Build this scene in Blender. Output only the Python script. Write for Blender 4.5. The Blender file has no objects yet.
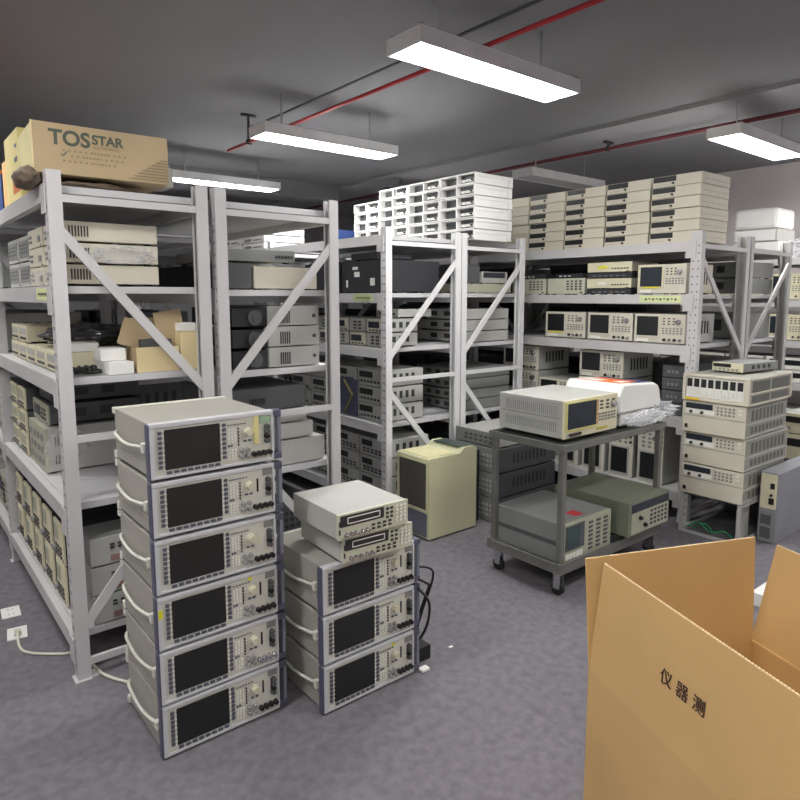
import bpy, bmesh, math, random
from mathutils import Vector, Matrix, noise
random.seed(7)
SC=bpy.context.scene; COL=SC.collection
R=math.radians
ORD=['first','second','third','fourth','fifth','sixth','seventh','eighth','ninth']
# ------------------------------------------------------------------ materials
def lin(c): return tuple(((v/255)/12.92 if v/255<=.04045 else ((v/255+.055)/1.055)**2.4) for v in c)+(1,)
MATS={}
def mat(n,rgb,rough=.5,metal=0,var=.06,scale=6,bump=0,bscale=200,emit=0,alpha=None,trans=0,spec=.5):
    if n in MATS: return MATS[n]
    m=bpy.data.materials.new(n); m.use_nodes=True; nt=m.node_tree; b=nt.nodes['Principled BSDF']
    b.inputs['Roughness'].default_value=rough; b.inputs['Metallic'].default_value=metal
    b.inputs['Specular IOR Level'].default_value=spec
    tc=nt.nodes.new('ShaderNodeTexCoord')
    nz=nt.nodes.new('ShaderNodeTexNoise'); nz.inputs['Scale'].default_value=scale; nz.inputs['Detail'].default_value=3
    nt.links.new(tc.outputs['Object'],nz.inputs['Vector'])
    rp=nt.nodes.new('ShaderNodeValToRGB'); c=lin(rgb)
    rp.color_ramp.elements[0].position=.3; rp.color_ramp.elements[1].position=.7
    rp.color_ramp.elements[0].color=tuple(v*(1-var) for v in c[:3])+(1,); rp.color_ramp.elements[1].color=tuple(min(1,v*(1+var)) for v in c[:3])+(1,)
    nt.links.new(nz.outputs['Fac'],rp.inputs['Fac']); nt.links.new(rp.outputs['Color'],b.inputs['Base Color'])
    if bump:
        n2=nt.nodes.new('ShaderNodeTexNoise'); n2.inputs['Scale'].default_value=bscale; n2.inputs['Detail'].default_value=2
        nt.links.new(tc.outputs['Object'],n2.inputs['Vector'])
        bp=nt.nodes.new('ShaderNodeBump'); bp.inputs['Strength'].default_value=bump; bp.inputs['Distance'].default_value=.003
        nt.links.new(n2.outputs['Fac'],bp.inputs['Height']); nt.links.new(bp.outputs['Normal'],b.inputs['Normal'])
    if emit: b.inputs['Emission Color'].default_value=lin((255,253,250)); b.inputs['Emission Strength'].default_value=emit
    if alpha is not None: b.inputs['Alpha'].default_value=alpha
    if trans: b.inputs['Transmission Weight'].default_value=trans
    MATS[n]=m; return m
rackm=mat('rack_paint',(196,195,196),.42,.0,.05,3)
rackg=mat('rack_paint_grey',(172,172,170),.42,.0,.07,3)
deckm=mat('shelf_deck',(200,200,202),.45,0,.07,2)
holem=mat('slot_dark',(60,60,62),.7); slotm=mat('slot_grey',(128,128,130),.7)
rackw=mat('rack_paint_white',(222,222,224),.4,0,.03,3)
cmuc=mat('tester_case',(160,158,150),.5,.0,.04,5,.15,500)
cmup=mat('tester_panel',(208,208,198),.45)
cmuf=mat('tester_frame',(204,206,210),.35,.1)
navy=mat('navy_bumper',(82,84,104),.5)
grey2=mat('bracket_grey',(128,132,146),.4,.2)
screen=mat('screen_black',(30,32,34),.42,0,.1)
screen2=mat('screen_slate',(46,52,60),.22,0,.15)
crtgl=mat('crt_glass_teal',(62,80,80),.2,0,.1)
key=mat('key_slate',(88,90,104),.5)
keyd=mat('key_dark',(52,52,56),.5)
keyl=mat('key_light',(232,232,224),.5)
knobm=mat('knob_cream',(208,204,180),.4)
knobg=mat('knob_grey',(150,150,150),.35)
blk=mat('black_plastic',(22,22,24),.45)
chrome=mat('chrome',(200,200,204),.25,.9,.03)
yel=mat('yellow_sticker',(224,222,40),.6)
tape=mat('masking_tape',(222,212,150),.7)
lcd=mat('green_display_window',(150,180,150),.4)
beige=mat('beige_case',(206,201,184),.55,0,.04,5,.1,400)
beiged=mat('beige_side',(178,174,160),.55,0,.05)
cream=mat('cream_panel',(216,211,182),.5)
creamb=mat('cream_body',(212,212,176),.42,0,.03,3)
greyc=mat('grey_case',(132,134,132),.5,.0,.06,6,.1,300)
greyl=mat('light_grey_case',(176,177,172),.5,0,.05,6)
psuc=mat('psu_side',(148,148,138),.5,0,.06,6); psuv=mat('psu_vent',(96,98,92),.6)
greyd=mat('dark_grey_case',(84,86,88),.5,0,.08,6)
darkc=mat('charcoal_case',(46,47,52),.5,0,.1)
green=mat('olive_case',(120,126,108),.5,0,.05,4)
greenl=mat('olive_light',(170,172,152),.5)
white=mat('white_plastic',(232,232,228),.4,0,.02)
whitem=mat('white_metal',(228,228,226),.4,0,.03)
paper=mat('white_paper',(236,236,232),.8,0,.02)
card=mat('cardboard',(206,170,114),.8,0,.05,4,.1,300)
cardi=mat('cardboard_edge',(236,216,180),.85,0,.15,200)
cardp=mat('pale_cardboard',(222,205,160),.8,0,.05)
cardl=mat('yellow_carton',(236,222,150),.8,0,.05)
ink=mat('brown_ink',(62,44,36),.8)
inkg=mat('green_grey_ink',(84,92,80),.8)
inkl=mat('faded_ink',(150,132,96),.8)
steel=mat('cart_steel',(124,125,120),.38,.35,.12,8)
steell=mat('cart_tray',(124,126,122),.45,.3,.1)
rubber=mat('rubber',(26,26,28),.7)
red=mat('red_paint',(176,40,48),.5)
blue=mat('blue_card',(44,66,120),.6)
orange=mat('orange_card',(214,110,50),.6)
gball=mat('grille_dark',(92,90,80),.6)
ggreen=mat('dark_green_panel',(58,70,68),.35)
strip=mat('label_strip',(212,222,166),.7)
cablew=mat('cable_white',(206,206,190),.5)
brownp=mat('brown_wrap',(112,98,84),.7,0,.25,14,.4,60)
housing=mat('lamp_housing',(226,226,228),.45)
diff=mat('lamp_diffuser',(250,252,255),.5,emit=34)
diffo=mat('lamp_diffuser_off',(150,150,150),.5)
wire=mat('suspension_wire',(190,190,190),.4)
plast=mat('clear_wrap',(232,234,238),.18,0,.02,alpha=.34,spec=.9); plastf=mat('thin_film',(226,228,230),.12,0,.02,alpha=.16,spec=1.0)
plastd=mat('dark_glossy_wrap',(62,62,68),.22,0,.25,12,.4,40,spec=.8)
vent=mat('vent_dark',(52,54,54),.6)
scopep=mat('scope_panel',(208,205,190),.5)
gsoft=mat('panel_sage',(196,198,178),.5)
pinkm=mat('pink_marks',(190,120,110),.6)
copperg=mat('green_wire',(40,130,90),.5)
carpet=mat('carpet',(116,113,119),.95,0,.16,26,.5,420,spec=.1)
ceilm=mat('ceiling_paint',(138,138,141),.9,0,.06,.8,spec=.2)
beamm=mat('beam_paint',(158,158,161),.9,0,.05,.8,spec=.2)
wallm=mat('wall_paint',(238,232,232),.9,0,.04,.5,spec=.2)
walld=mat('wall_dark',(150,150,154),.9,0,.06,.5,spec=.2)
# ------------------------------------------------------------------ mesh helper
class MB:
    def __init__(s): s.bm=bmesh.new(); s.mi=0
    def _tag(s,n0):
        s.bm.faces.ensure_lookup_table()
        for f in s.bm.faces[n0:]: f.material_index=s.mi
    def box(s,x0,x1,y0,y1,z0,z1,bev=0,M=None):
        if x1<x0:x0,x1=x1,x0
        if y1<y0:y0,y1=y1,y0
        if z1<z0:z0,z1=z1,z0
        t=bmesh.new()
        v=[t.verts.new((x,y,z)) for x in (x0,x1) for y in (y0,y1) for z in (z0,z1)]
        for q in ((0,1,3,2),(4,6,7,5),(0,4,5,1),(2,3,7,6),(0,2,6,4),(1,5,7,3)): t.faces.new([v[i] for i in q])
        if bev: bmesh.ops.bevel(t,geom=list(t.edges),offset=bev,segments=2,affect='EDGES',profile=.5)
        if M is not None: t.transform(M)
        s.add(t); return s
    def add(s,t,smooth=False):
        m={}
        for v in t.verts: m[v]=s.bm.verts.new(v.co)
        for f in t.faces:
            try:
                g=s.bm.faces.new([m[v] for v in f.verts]); g.material_index=s.mi; g.smooth=smooth or f.smooth
            except ValueError: pass
        t.free()
    def cyl(s,a,b,r,r2=None,n=14):
        a=Vector(a);b=Vector(b); d=b-a; t=bmesh.new()
        bmesh.ops.create_cone(t,cap_ends=True,segments=n,radius1=r,radius2=r if r2 is None else r2,depth=d.length)
        for f in t.faces: f.smooth=len(f.verts)==4
        t.transform(Matrix.Translation((a+b)/2)@d.to_track_quat('Z','Y').to_matrix().to_4x4())
        s.add(t); return s
    def bar(s,a,b,w,h,up=(0,0,1)):
        a=Vector(a);b=Vector(b);d=b-a;L=d.length; z=d.normalized(); x=Vector(up).cross(z); x.normalize(); y=z.cross(x)
        M=Matrix((x,y,z)).transposed().to_4x4(); M.translation=a
        return s.box(-w/2,w/2,-h/2,h/2,0,L,0,M)
    def tube(s,pts,r,n=8):
        pts=[Vector(p) for p in pts]; sm=[]
        for i in range(len(pts)-1):
            p0=pts[max(i-1,0)];p1=pts[i];p2=pts[i+1];p3=pts[min(i+2,len(pts)-1)]
            for k in range(5):
                u=k/5; sm.append(.5*((2*p1)+(p2-p0)*u+(2*p0-5*p1+4*p2-p3)*u*u+(-p0+3*p1-3*p2+p3)*u**3))
        sm.append(pts[-1]); t=bmesh.new(); rings=[]
        for i,p in enumerate(sm):
            d=(sm[min(i+1,len(sm)-1)]-sm[max(i-1,0)]).normalized()
            a=d.orthogonal() if i==0 else (pa-d*pa.dot(d)); a.normalize(); pa=a; c=d.cross(a)
            rings.append([t.verts.new(p+(a*math.cos(q)+c*math.sin(q))*r) for q in [2*math.pi*k/n for k in range(n)]])
        for i in range(len(rings)-1):
            for k in range(n):
                f=t.faces.new((rings[i][k],rings[i][(k+1)%n],rings[i+1][(k+1)%n],rings[i+1][k])); f.smooth=True
        t.faces.new(rings[0][::-1]); t.faces.new(rings[-1]); s.add(t); return s
    def prism(s,poly,y0,y1):   # poly in xz
        t=bmesh.new(); a=[t.verts.new((x,y0,z)) for x,z in poly]; b=[t.verts.new((x,y1,z)) for x,z in poly]
        t.faces.new(a); t.faces.new(b[::-1])
        for i in range(len(a)): t.faces.new((a[i],b[i],b[(i+1)%len(a)],a[(i+1)%len(a)]))
        bmesh.ops.recalc_face_normals(t,faces=t.faces[:]); s.add(t); return s
    def blob(s,c,r,sub=3,amp=.2,fr=3,flat=.0,seed=0,smooth=False):
        t=bmesh.new(); bmesh.ops.create_icosphere(t,subdivisions=sub,radius=1)
        for v in t.verts:
            d=v.co.normalized(); k=1+amp*noise.noise(d*fr+Vector((seed,seed*.7,0)))+amp*.5*noise.noise(d*fr*3+Vector((seed*2,0,0)))
            p=Vector((d.x*r[0],d.y*r[1],d.z*r[2]))*k
            if p.z<-r[2]*(1-flat): p.z=-r[2]*(1-flat)
            v.co=p+Vector(c)
        s.add(t,smooth); return s
    def to(s,name,m,parent=None,label=None):
        me=bpy.data.meshes.new(name); s.bm.to_mesh(me); s.bm.free()
        for q in (m if isinstance(m,(list,tuple)) else [m]): me.materials.append(q)
        o=bpy.data.objects.new(name,me); COL.objects.link(o)
        if parent: o.parent=parent
        if label: o['label']=label
        return o
def B(*a,**k): return MB().box(*a,**k)
def thing(name,label,cat,loc=(0,0,0),rz=0,group=None,o=None):
    if o is None:
        o=bpy.data.objects.new(name,None); COL.objects.link(o); o.empty_display_size=.05
    o.location=loc; o.rotation_euler=(0,0,rz); o['label']=label; o['category']=cat
    if group: o['group']=group
    return o
def struct(name,mb,m): o=mb.to(name,m); o['kind']='structure'; return o
def dup(o,parent=None):
    c=o.copy(); COL.objects.link(c)
    if parent: c.parent=parent
    for k in list(o.children): dup(k,c)
    return c
PROTO={}
def put(kkey,builder,label,loc,face='X',group=None,jit=0,rz=None):
    """face 'X': front looks to -X; face 'Y': front looks to -Y. loc = base centre of the front edge"""
    if kkey in PROTO: o=dup(PROTO[kkey])
    else: o=builder(); PROTO[kkey]=o
    o.location=loc; a=-math.pi/2 if face=='X' else 0
    o.rotation_euler=(0,0,(a if rz is None else rz)+jit); o['label']=label
    if 'group' in o: del o['group']
    if group: o['group']=group
    return o
FONT=[f for f in [bpy.data.fonts.get('Bfont')] if f]
def text(s,size,m,parent,M,name='lettering',ext=.0006,sx=1,bold=0):
    cu=bpy.data.curves.new('t','FONT'); cu.body=s; cu.size=size; cu.extrude=ext; cu.align_x='LEFT'; cu.resolution_u=6; cu.offset=bold
    o=bpy.data.objects.new('t',cu); COL.objects.link(o); bpy.context.view_layer.update()
    me=bpy.data.meshes.new_from_object(o.evaluated_get(bpy.context.evaluated_depsgraph_get()))
    bpy.data.objects.remove(o); me.transform(Matrix.Diagonal((sx,1,1,1))); me.transform(M); me.materials.clear(); me.materials.append(m); me.name=name
    r=bpy.data.objects.new(name,me); COL.objects.link(r); r.parent=parent; return r
# text standing on a plane facing -Y at (x,y,z)
def MY(x,y,z): return Matrix.Translation((x,y,z))@Matrix.Rotation(math.pi/2,4,'X')
# ------------------------------------------------------------------ instruments (origin = base centre of front edge, front at y=0 looking to -Y)
def case(w,d,h,m,root,feet=True,z0=.008,side_vents=0,front=.0,bev=.003):
    mb=B(-w/2,w/2,front,d,z0,h,bev=bev); mb.to('case',m,root)
    if feet:
        f=MB()
        for x in (-w/2+.03,w/2-.03):
            for y in (.035,d-.035): f.box(x-.012,x+.012,y-.012,y+.012,0,z0)
        f.to('feet',rubber,root)
    if side_vents:
        n=side_vents
        for sx in (-1,1):
            v=MB()
            for i in range(n):
                y=d*.25+i*(d*.6)/n
                v.box(sx*w/2-.0008,sx*w/2+.0008,y,y+d*.3/n,z0+(h-z0)*.3,z0+(h-z0)*.75)
            v.to('side_vents',vent,root)
def keys(root,x0,x1,z0,z1,nx,nz,m,fill=.6,out=.004,y=0,name='keypad'):
    k=MB(); dx=(x1-x0)/nx; dz=(z1-z0)/nz
    for i in range(nx):
        for j in range(nz):
            cx=x0+(i+.5)*dx; cz=z0+(j+.5)*dz
            k.box(cx-dx*fill/2,cx+dx*fill/2,y-out,y,cz-dz*fill/2,cz+dz*fill/2)
    return k.to(name,m,root)
def knob(root,x,z,r,m,d=.018,y=0,name='knob'):
    k=MB(); k.cyl((x,y,z),(x,y-d*.4,z),r*1.12,r*1.05); k.cyl((x,y-d*.4,z),(x,y-d,z),r*.92,r*.85); return k.to(name,m,root)
def bnc(root,x,z,r,m=chrome,d=.014,y=0,name='connector'):
    k=MB(); k.cyl((x,y,z),(x,y-d*.3,z),r*1.3,n=6); k.cyl((x,y-d*.3,z),(x,y-d,z),r); k.cyl((x,y-d,z),(x,y-d*1.15,z),r*.5); return k.to(name,m,root)
CW,CH,CD=.430,.190,.40
def tester(var):
    def f():
        r=thing('radio_tester','','test instrument')
        w,h,d=CW,CH,CD
        mb=B(-w/2+.006,w/2-.006,.02,d-.012,.01,h-.004,bev=.003)
        mb.box(-w/2+.003,-w/2+.008,.05,d-.04,h*.30,h*.315); mb.to('case',cmuc,r)
        q=MB()
        for zz in ((.004,.034),(h-.022,h)): q.box(-w/2,w/2,d-.02,d,zz[0],zz[1],bev=.003)
        q.to('rear_bumper',cmup,r)
        fr=MB(); t=.011
        fr.box(-w/2,w/2,-.006,.02,h-.018,h-.002,bev=.003); fr.box(-w/2,w/2,-.006,.02,.008,.018,bev=.002)
        fr.box(-w/2,-w/2+.014,-.006,.02,.018,h-.018); fr.box(w/2-.008,w/2,-.006,.02,.018,h-.018); fr.to('front_frame',cmuf,r)
        B(-w/2-.006,-w/2+.004,-.002,.026,.002,h-.004,bev=.003).to('corner_bumper',navy,r)
        B(-w/2+.014,w/2-.008,0,.02,.018,h-.018).to('front_panel',cmup,r)
        sx0,sx1,sz0,sz1=-w/2+.046,-w/2+.232,.034,h-.026
        B(sx0,sx1,-.003,0,sz0,sz1).to('screen',screen,r)
        k=MB()
        for i in range(8):
            z=sz0+.006+i*(sz1-sz0-.004)/8
            k.box(sx0-.020,sx0-.009,-.006,0,z,z+.010); k.box(sx1+.009,sx1+.020,-.006,0,z,z+.010)
        for i in range(8):
            x=sx0+.004+i*(sx1-sx0)/8; k.box(x,x+.016,-.006,0,.021,.029)
        k.to('softkeys',key,r)
        z=MB()
        for i in range(9):
            zz=sz0+i*(sz1-sz0-.004)/8
            z.box(sx0-.006,sx0-.001,-.005,0,zz,zz+.004); z.box(sx1+.001,sx1+.006,-.005,0,zz,zz+.004)
        z.to('screen_surround',white,r)
        px=sx1+.026
        keys(r,px,px+.034,.088,.14,3,5,keyl); keys(r,px,px+.034,.03,.07,3,4,keyl)
        keys(r,px,px+.02,.075,.086,2,1,key); keys(r,px+.037,px+.044,.075,.142,1,6,keyd)
        keys(r,px,px+.07,.148,.156,6,1,greyc)
        knob(r,px+.074,.122,.0145,knobm,.022)
        keys(r,px+.056,px+.090,.086,.096,2,1,key)
        if var=='tape':
            B(px+.098,px+.114,-.0075,0,.075,.172).to('tape_strip',tape,r,'masking tape stuck over drive slot')
            B(px+.122,w/2-.010,-.004,0,.146,.170).to('badge',lcd,r,'greenish badge window')
        else:
            B(px+.104,px+.111,-.001,.0,.092,.140).to('drive_slot',blk if var!='wtape' else cream,r)
            B(px+.128,w/2-.010,-.002,0,.146,.170).to('badge',greyc,r)
        if var in('yellow','yellowt'):
            B(px+.062,px+.074,-.0025,0,.158,.170).to('sticker',yel,r,'small yellow sticker')
            if var=='yellow': B(-w/2+.001,-w/2+.014,-.0075,-.005,.118,.148).to('sticker',yel,r,'small yellow sticker')
        for i in range(4): bnc(r,px+.147,.131-.0165*i,.0085,blk if i==2 else greyd)
        for i in range(2):
            for j in range(2): bnc(r,px+.050+.022*i,.038+.022*j,.0068,knobg)
        for i in range(4):
            m=chrome if var=='silver' else blk
            q=MB(); q.cyl((px+.096+.0195*i,0,.040),(px+.096+.0195*i,-.016,.040),.0095,.0085); q.to('connector',m,r)
        hd=MB(); hd.tube([(-w/2+.004,.05,h*.56),(-w/2-.010,.09,h*.55),(-w/2-.015,.2,h*.50),(-w/2-.010,.33,h*.55),(-w/2+.004,.37,h*.56)],.006,6)
        hd.box(-w/2-.012,-w/2+.006,.035,.055,h*.47,h*.64,bev=.003); hd.to('side_handle',cmup,r)
        B(w/2-.002,w/2+.034,-.004,.03,h-.030,h-.003,bev=.004).to('side_bracket',navy,r); B(w/2-.002,w/2+.034,-.004,.03,.008,.032,bev=.004).to('side_bracket',navy,r)
        B(w/2+.020,w/2+.032,-.002,.024,.032,h-.030).to('bracket_bar',grey2,r)
        f2=MB()
        for x in (-w/2+.03,w/2-.03):
            for y in (.04,d-.05): f2.cyl((x,y,0),(x,y,.012),.014)
        f2.to('feet',rubber,r)
        return r
    return f
def meter():   # thin bench meter
    r=thing('bench_meter','','test instrument'); w,d,h=.305,.33,.098
    B(-w/2,w/2,.006,d,.006,h,bev=.002).to('case',greyl,r)
    B(-w/2-.004,w/2+.004,-.004,.008,.004,h+.001,bev=.002).to('front_panel',gsoft,r)
    B(-w/2+.006,w/2-.11,-.006,-.003,.052,.092).to('display_window',darkc,r)
    q=MB(); a,b=-w/2+.035,w/2-.128
    q.box(a,b,-.008,-.005,.060,.063);q.box(a,b,-.008,-.005,.081,.084);q.box(a,a+.003,-.008,-.005,.06,.084);q.box(b-.003,b,-.008,-.005,.06,.084);q.to('display_frame',keyl,r)
    keys(r,w/2-.104,w/2-.064,.042,.09,2,3,keyd,.5,.004,-.004); keys(r,w/2-.058,w/2-.004,.018,.09,3,5,keyl,.55,.004,-.004)
    keys(r,w/2-.17,w/2-.07,.014,.042,4,2,keyd,.5,.004,-.004)
    for i in range(5): bnc(r,-w/2+.03+.021*i+(.006 if i>2 else 0),.022,.0065,chrome,.016,-.004)
    keys(r,-w/2-.001,-w/2+.007,.02,.08,1,2,keyd,.6,.003,-.004,'bezel_screw')
    f=MB()
    for x in (-.11,.11):
        for y in (.04,d-.04): f.box(x-.012,x+.012,y-.01,y+.01,0,.007)
    f.to('feet',rubber,r); return r
def crt(w,d,h,cm,pm,sx=.56,bez=cream,yellow=False,dark=screen2,nb=4,redkeys=False,ymark=True,handle=False,bod=0):
    def f():
        r=thing('crt_instrument','','test instrument')
        case(w,d,h,cm,r,side_vents=0 if bod else 6,front=.01)
        B(-w/2-.003,w/2+.003,0,.012,.006,h+.001,bev=.003).to('front_panel',pm,r)
        a,b=-w/2+.02,-w/2+w*sx-.01; z0,z1=h*.26,h*.92
        q=MB(); t=.012
        q.box(a-t,b+t,-.007,0,z1,z1+t*.6);q.box(a-t,b+t,-.007,0,z0-t,z0);q.box(a-t,a,-.007,0,z0,z1);q.box(b,b+t,-.007,0,z0,z1);q.to('screen_bezel',bez,r)
        B(a,b,-.003,0,z0,z1).to('screen',dark,r)
        if yellow: B(a+.02,b-.02,-.0085,-.004,z0-.011,z0-.001).to('sticker',yel,r,'bright yellow sticker under screen')
        if redkeys: keys(r,b+.001,b+.011,z0,z1,1,6,pinkm,.7,.009)
        k0=b+.022
        keys(r,k0,w/2-.06 if not bod else w/2-.012,h*.62,h*.9,3,3,keyd,.42); keys(r,k0,w/2-.01,h*.32,h*.56,6,3,keyd if pm is gsoft else greyc,.55)
        knob(r,w/2-.045,h*.74,h*.085,chrome if not bod else knobg,.022)
        for i in range(nb): bnc(r,w/2-.03-i*(w*.40/max(nb,1)),h*.14,.009,blk if i%2 else chrome)
        B(-w/2+.02,-w/2+w*.3,-.002,0,h*.07,h*.16).to('switch_plate',greyl if not ymark else keyl,r)
        return r
    return f
def unit(w,d,h,cm,pm,disp=(.05,.5,.55,.85),dm=screen,kp=(.56,.92,.2,.85,5,3),km=keyd,ks=1,vents=5,ears=False,name='bench_instrument',logo=True,sq=0):
    def f():
        r=thing(name,'','test instrument')
        case(w,d,h,cm,r,side_vents=vents,front=.008)
        e=.008 if ears else .002
        B(-w/2-e,w/2+e,0,.01,.005,h+.0005,bev=.002).to('front_panel',pm,r)
        if disp: B(-w/2+w*disp[0],-w/2+w*disp[1],-.003,0,h*disp[2],h*disp[3]).to('display',dm,r)
        if kp: keys(r,-w/2+w*kp[0],-w/2+w*kp[1],h*kp[2],h*kp[3],kp[4],kp[5],km,.55)
        for i in range(ks): knob(r,-w/2+w*(.12+.12*i),h*.28,h*.09,knobg,.016)
        if logo: B(w/2-w*.12,w/2-w*.04,-.001,0,h*.1,h*.16).to('power_switch',keyd,r)
        if sq:
            for sx in (-1,1):
                v=MB()
                for i in range(7): v.box(sx*w/2-.0012,sx*w/2+.0012,d*.08+i*.011,d*.08+i*.011+.006,h*.3,h*.8)
                v.to('fan_grille',vent,r)
        return r
    return f
def frame_unit():   # white chassis with two open bays
    r=thing('open_chassis','','chassis'); w,d,h=.352,.40,.078
    m=MB(); t=.006
    m.box(-w/2,w/2,0,d,0,t);m.box(-w/2,w/2,0,d,h-t-.004,h-.004);m.box(-w/2,-w/2+t,0,d,t,h-t);m.box(w/2-t,w/2,0,d,t,h-t);m.box(-.006,.004,0,.2,t,h-t);m.box(-w/2,w/2,d-t,d,t,h-t)
    m.to('chassis_shell',whitem,r)
    for sx in (-1,1): 
        m=MB(); m.box(sx*(w/2)-.003,sx*(w/2)+.004,.02,d-.02,h*.62,h*.72); m.box(sx*(w/2)-.003,sx*(w/2)+.004,d-.05,d-.005,h*.05,h*.92); m.box(sx*(w/2)-.003,sx*(w/2)+.004,.0,.012,h*.05,h*.92)
        m.to('side_rail',whitem,r)
    B(-w/2+t,-.006,.06,.066,t,h-t).to('inner_board',greyd,r); B(.004,w/2-t,.04,.046,t,h-t).to('inner_board',greyd,r)
    keys(r,.02,w/2-.03,h*.2,h*.5,3,1,white,.7,.02,.04,'port_block'); bnc(r,w/2-.022,h*.3,.006,blk)
    return r
def slot_unit():    # beige thin unit, black slot on left
    r=thing('slim_instrument','','test instrument'); w,d,h=.345,.40,.0750
    B(-w/2,w/2,.004,d,.001,h-.001,bev=.002).to('case',beige,r)
    B(-w/2,w/2,0,.006,.002,h-.002,bev=.002).to('front_panel',beige,r)
    B(-w/2+.006,-w/2+.168,-.001,0,h*.46,h*.93).to('slot',screen,r)
    bnc(r,-w/2+.148,h*.28,.006,keyd); B(-w/2+.02,-w/2+.1,-.001,0,h*.2,h*.26).to('button_row',greyl,r)
    for sx in (-1,1): B(sx*w/2-.0008,sx*w/2+.0008,.03,d-.02,h*.42,h*.48).to('side_seam',beiged,r)
    return r
def psu(w=.388,h=.205,d=.62,top=False):
    def f():
        r=thing('rack_power_supply','','power supply')
        B(-w/2+.006,w/2-.006,.01,d,.004,h-.003,bev=.002).to('case',psuc,r)
        B(-w/2,w/2,0,.012,.003,h-.002,bev=.002).to('front_panel',beige,r)
        for sx in (-1,1):
            m=MB()
            for i in range(9): m.box(sx*(w/2-.006)-.001,sx*(w/2-.006)+.001,.10+i*.055,.10+i*.055+.035,h*.12,h*.32); m.box(sx*(w/2-.006)-.001,sx*(w/2-.006)+.001,.10+i*.055,.10+i*.055+.035,h*.5,h*.84)
            m.to('side_vents',psuv,r)
        for sx in (-1,1):
            m=MB()
            for z in (h*.02,h*.40,h*.93): m.box(sx*(w/2-.004)-.003,sx*(w/2-.004)+.003,.015,d-.003,z,z+.008)
            m.box(sx*(w/2-.004)-.003,sx*(w/2-.004)+.003,d-.014,d-.002,0,h-.003)
            m.to('side_ridge',greyl,r)
        B(-w/2+.02,-w/2+.19,-.003,0,h*.76,h*.93).to('display',screen2,r)
        keys(r,-w/2+.21,-w/2+.33,h*.62,h*.92,5,3,greyc,.5); keys(r,-w/2+.345,w/2-.02,h*.68,h*.92,2,2,keyl,.6)
        B(-w/2+.02,-w/2+.2,-.0015,0,h*.60,h*.74).to('legend_plate',keyl,r)
        for i in range(2): knob(r,-w/2+.055+.07*i,h*.66,.009,keyd,.014)
        B(-w/2+.02,-w/2+.036,-.006,0,h*.14,h*.25).to('power_switch',blk,r)
        B(-w/2+.002,w/2-.002,-.002,0,h*.53,h*.545).to('panel_seam',greyc,r)
        return r
    return f
# ------------------------------------------------------------------ room
XL,XR,YB,YF,HC=-2.6,7.45,-5.2,7.4,3.0
struct('floor',B(XL,XR,YB,YF,-.1,0),carpet)
struct('ceiling',B(XL-.1,XR+.1,YB-.1,YF+.1,HC,HC+.1),ceilm)
struct('wall_right',B(XR,XR+.1,YB,YF,0,HC),wallm)
struct('wall_left',B(XL-.1,XL,YB,YF,0,HC),wallm)
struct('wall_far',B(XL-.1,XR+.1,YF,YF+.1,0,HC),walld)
struct('wall_near',B(XL-.1,XR+.1,YB-.1,YB,0,HC),wallm)
struct('trim_1',B(4.45,5.28,YB,YF,2.965,HC),beamm)
struct('trim_2',B(XL,4.45,4.7,5.1,2.8,HC),ceilm)
struct('trim_3',B(5.28,XR,4.7,5.1,2.8,HC),ceilm)
# ------------------------------------------------------------------ ceiling lamps
def lamp(label,x0,yc,lit=True,z=2.68,L=1.2,group='hanging ceiling lamps'):
    r=thing('ceiling_lamp',label,'ceiling light',(x0+L/2,yc,z),0,group); w=.125
    m=MB(); m.box(-L/2,L/2,-w,w,.055,.075); m.box(-L/2,L/2,-w,-w+.012,0,.055);m.box(-L/2,L/2,w-.012,w,0,.055);m.box(-L/2,-L/2+.012,-w+.012,w-.012,0,.055);m.box(L/2-.012,L/2,-w+.012,w-.012,0,.055)
    m.to('housing',housing,r)
    B(-L/2+.014,L/2-.014,-w+.014,w-.014,.004,.012).to('diffuser',diff if lit else diffo,r)
    for sx in (-1,1):
        q=MB(); zt=HC if not (4.45<x0+L/2+sx*(L/2-.2)<5.28) else 2.965
        q.cyl((sx*(L/2-.2),0,.075),(sx*(L/2-.2),0,zt-z),.006,n=6); q.to('suspension_rod',wire,r)
        q=MB()
        for y in (-w+.02,w-.02): q.cyl((sx*(L/2-.02),y,.075),(sx*(L/2-.02),y,.09),.008,n=8)
        q.to('clip',chrome,r)
    return r
lamp('lit white hanging lamp above the middle of the racks, left of centre',1.70,1.66)
lamp('lit white hanging lamp far left, behind the top of the first double rack',1.80,3.80)
lamp('lit white hanging lamp at right, nearest the pale wall',4.32,-.43)
lamp('unlit grey hanging lamp over the stacked beige cases',4.42,1.52,False)
lamp('lit white hanging lamp at the top edge, centre',1.48,-.25)
lamp('lit white hanging lamp above the camera side aisle',1.5,-2.4)
lamp('lit white hanging lamp over the near left aisle',-1.35,-.9)
lamp('lit white hanging lamp over the near right corner',4.3,-2.6)
lamp('lit white hanging lamp over the far left aisle',-1.35,1.7)
lamp('lit white hanging lamp behind the viewer',-1.3,-3.3)
lamp('unseen white hanging lamp added to brighten the right wall',6.1,-1.2)  # extra lamp out of view, added to light up the right wall
lamp('hidden white hanging lamp added to brighten the far racks and the end wall',4.4,3.6)  # extra lamp hidden behind the chassis pile, added to lift the dark far end
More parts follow.
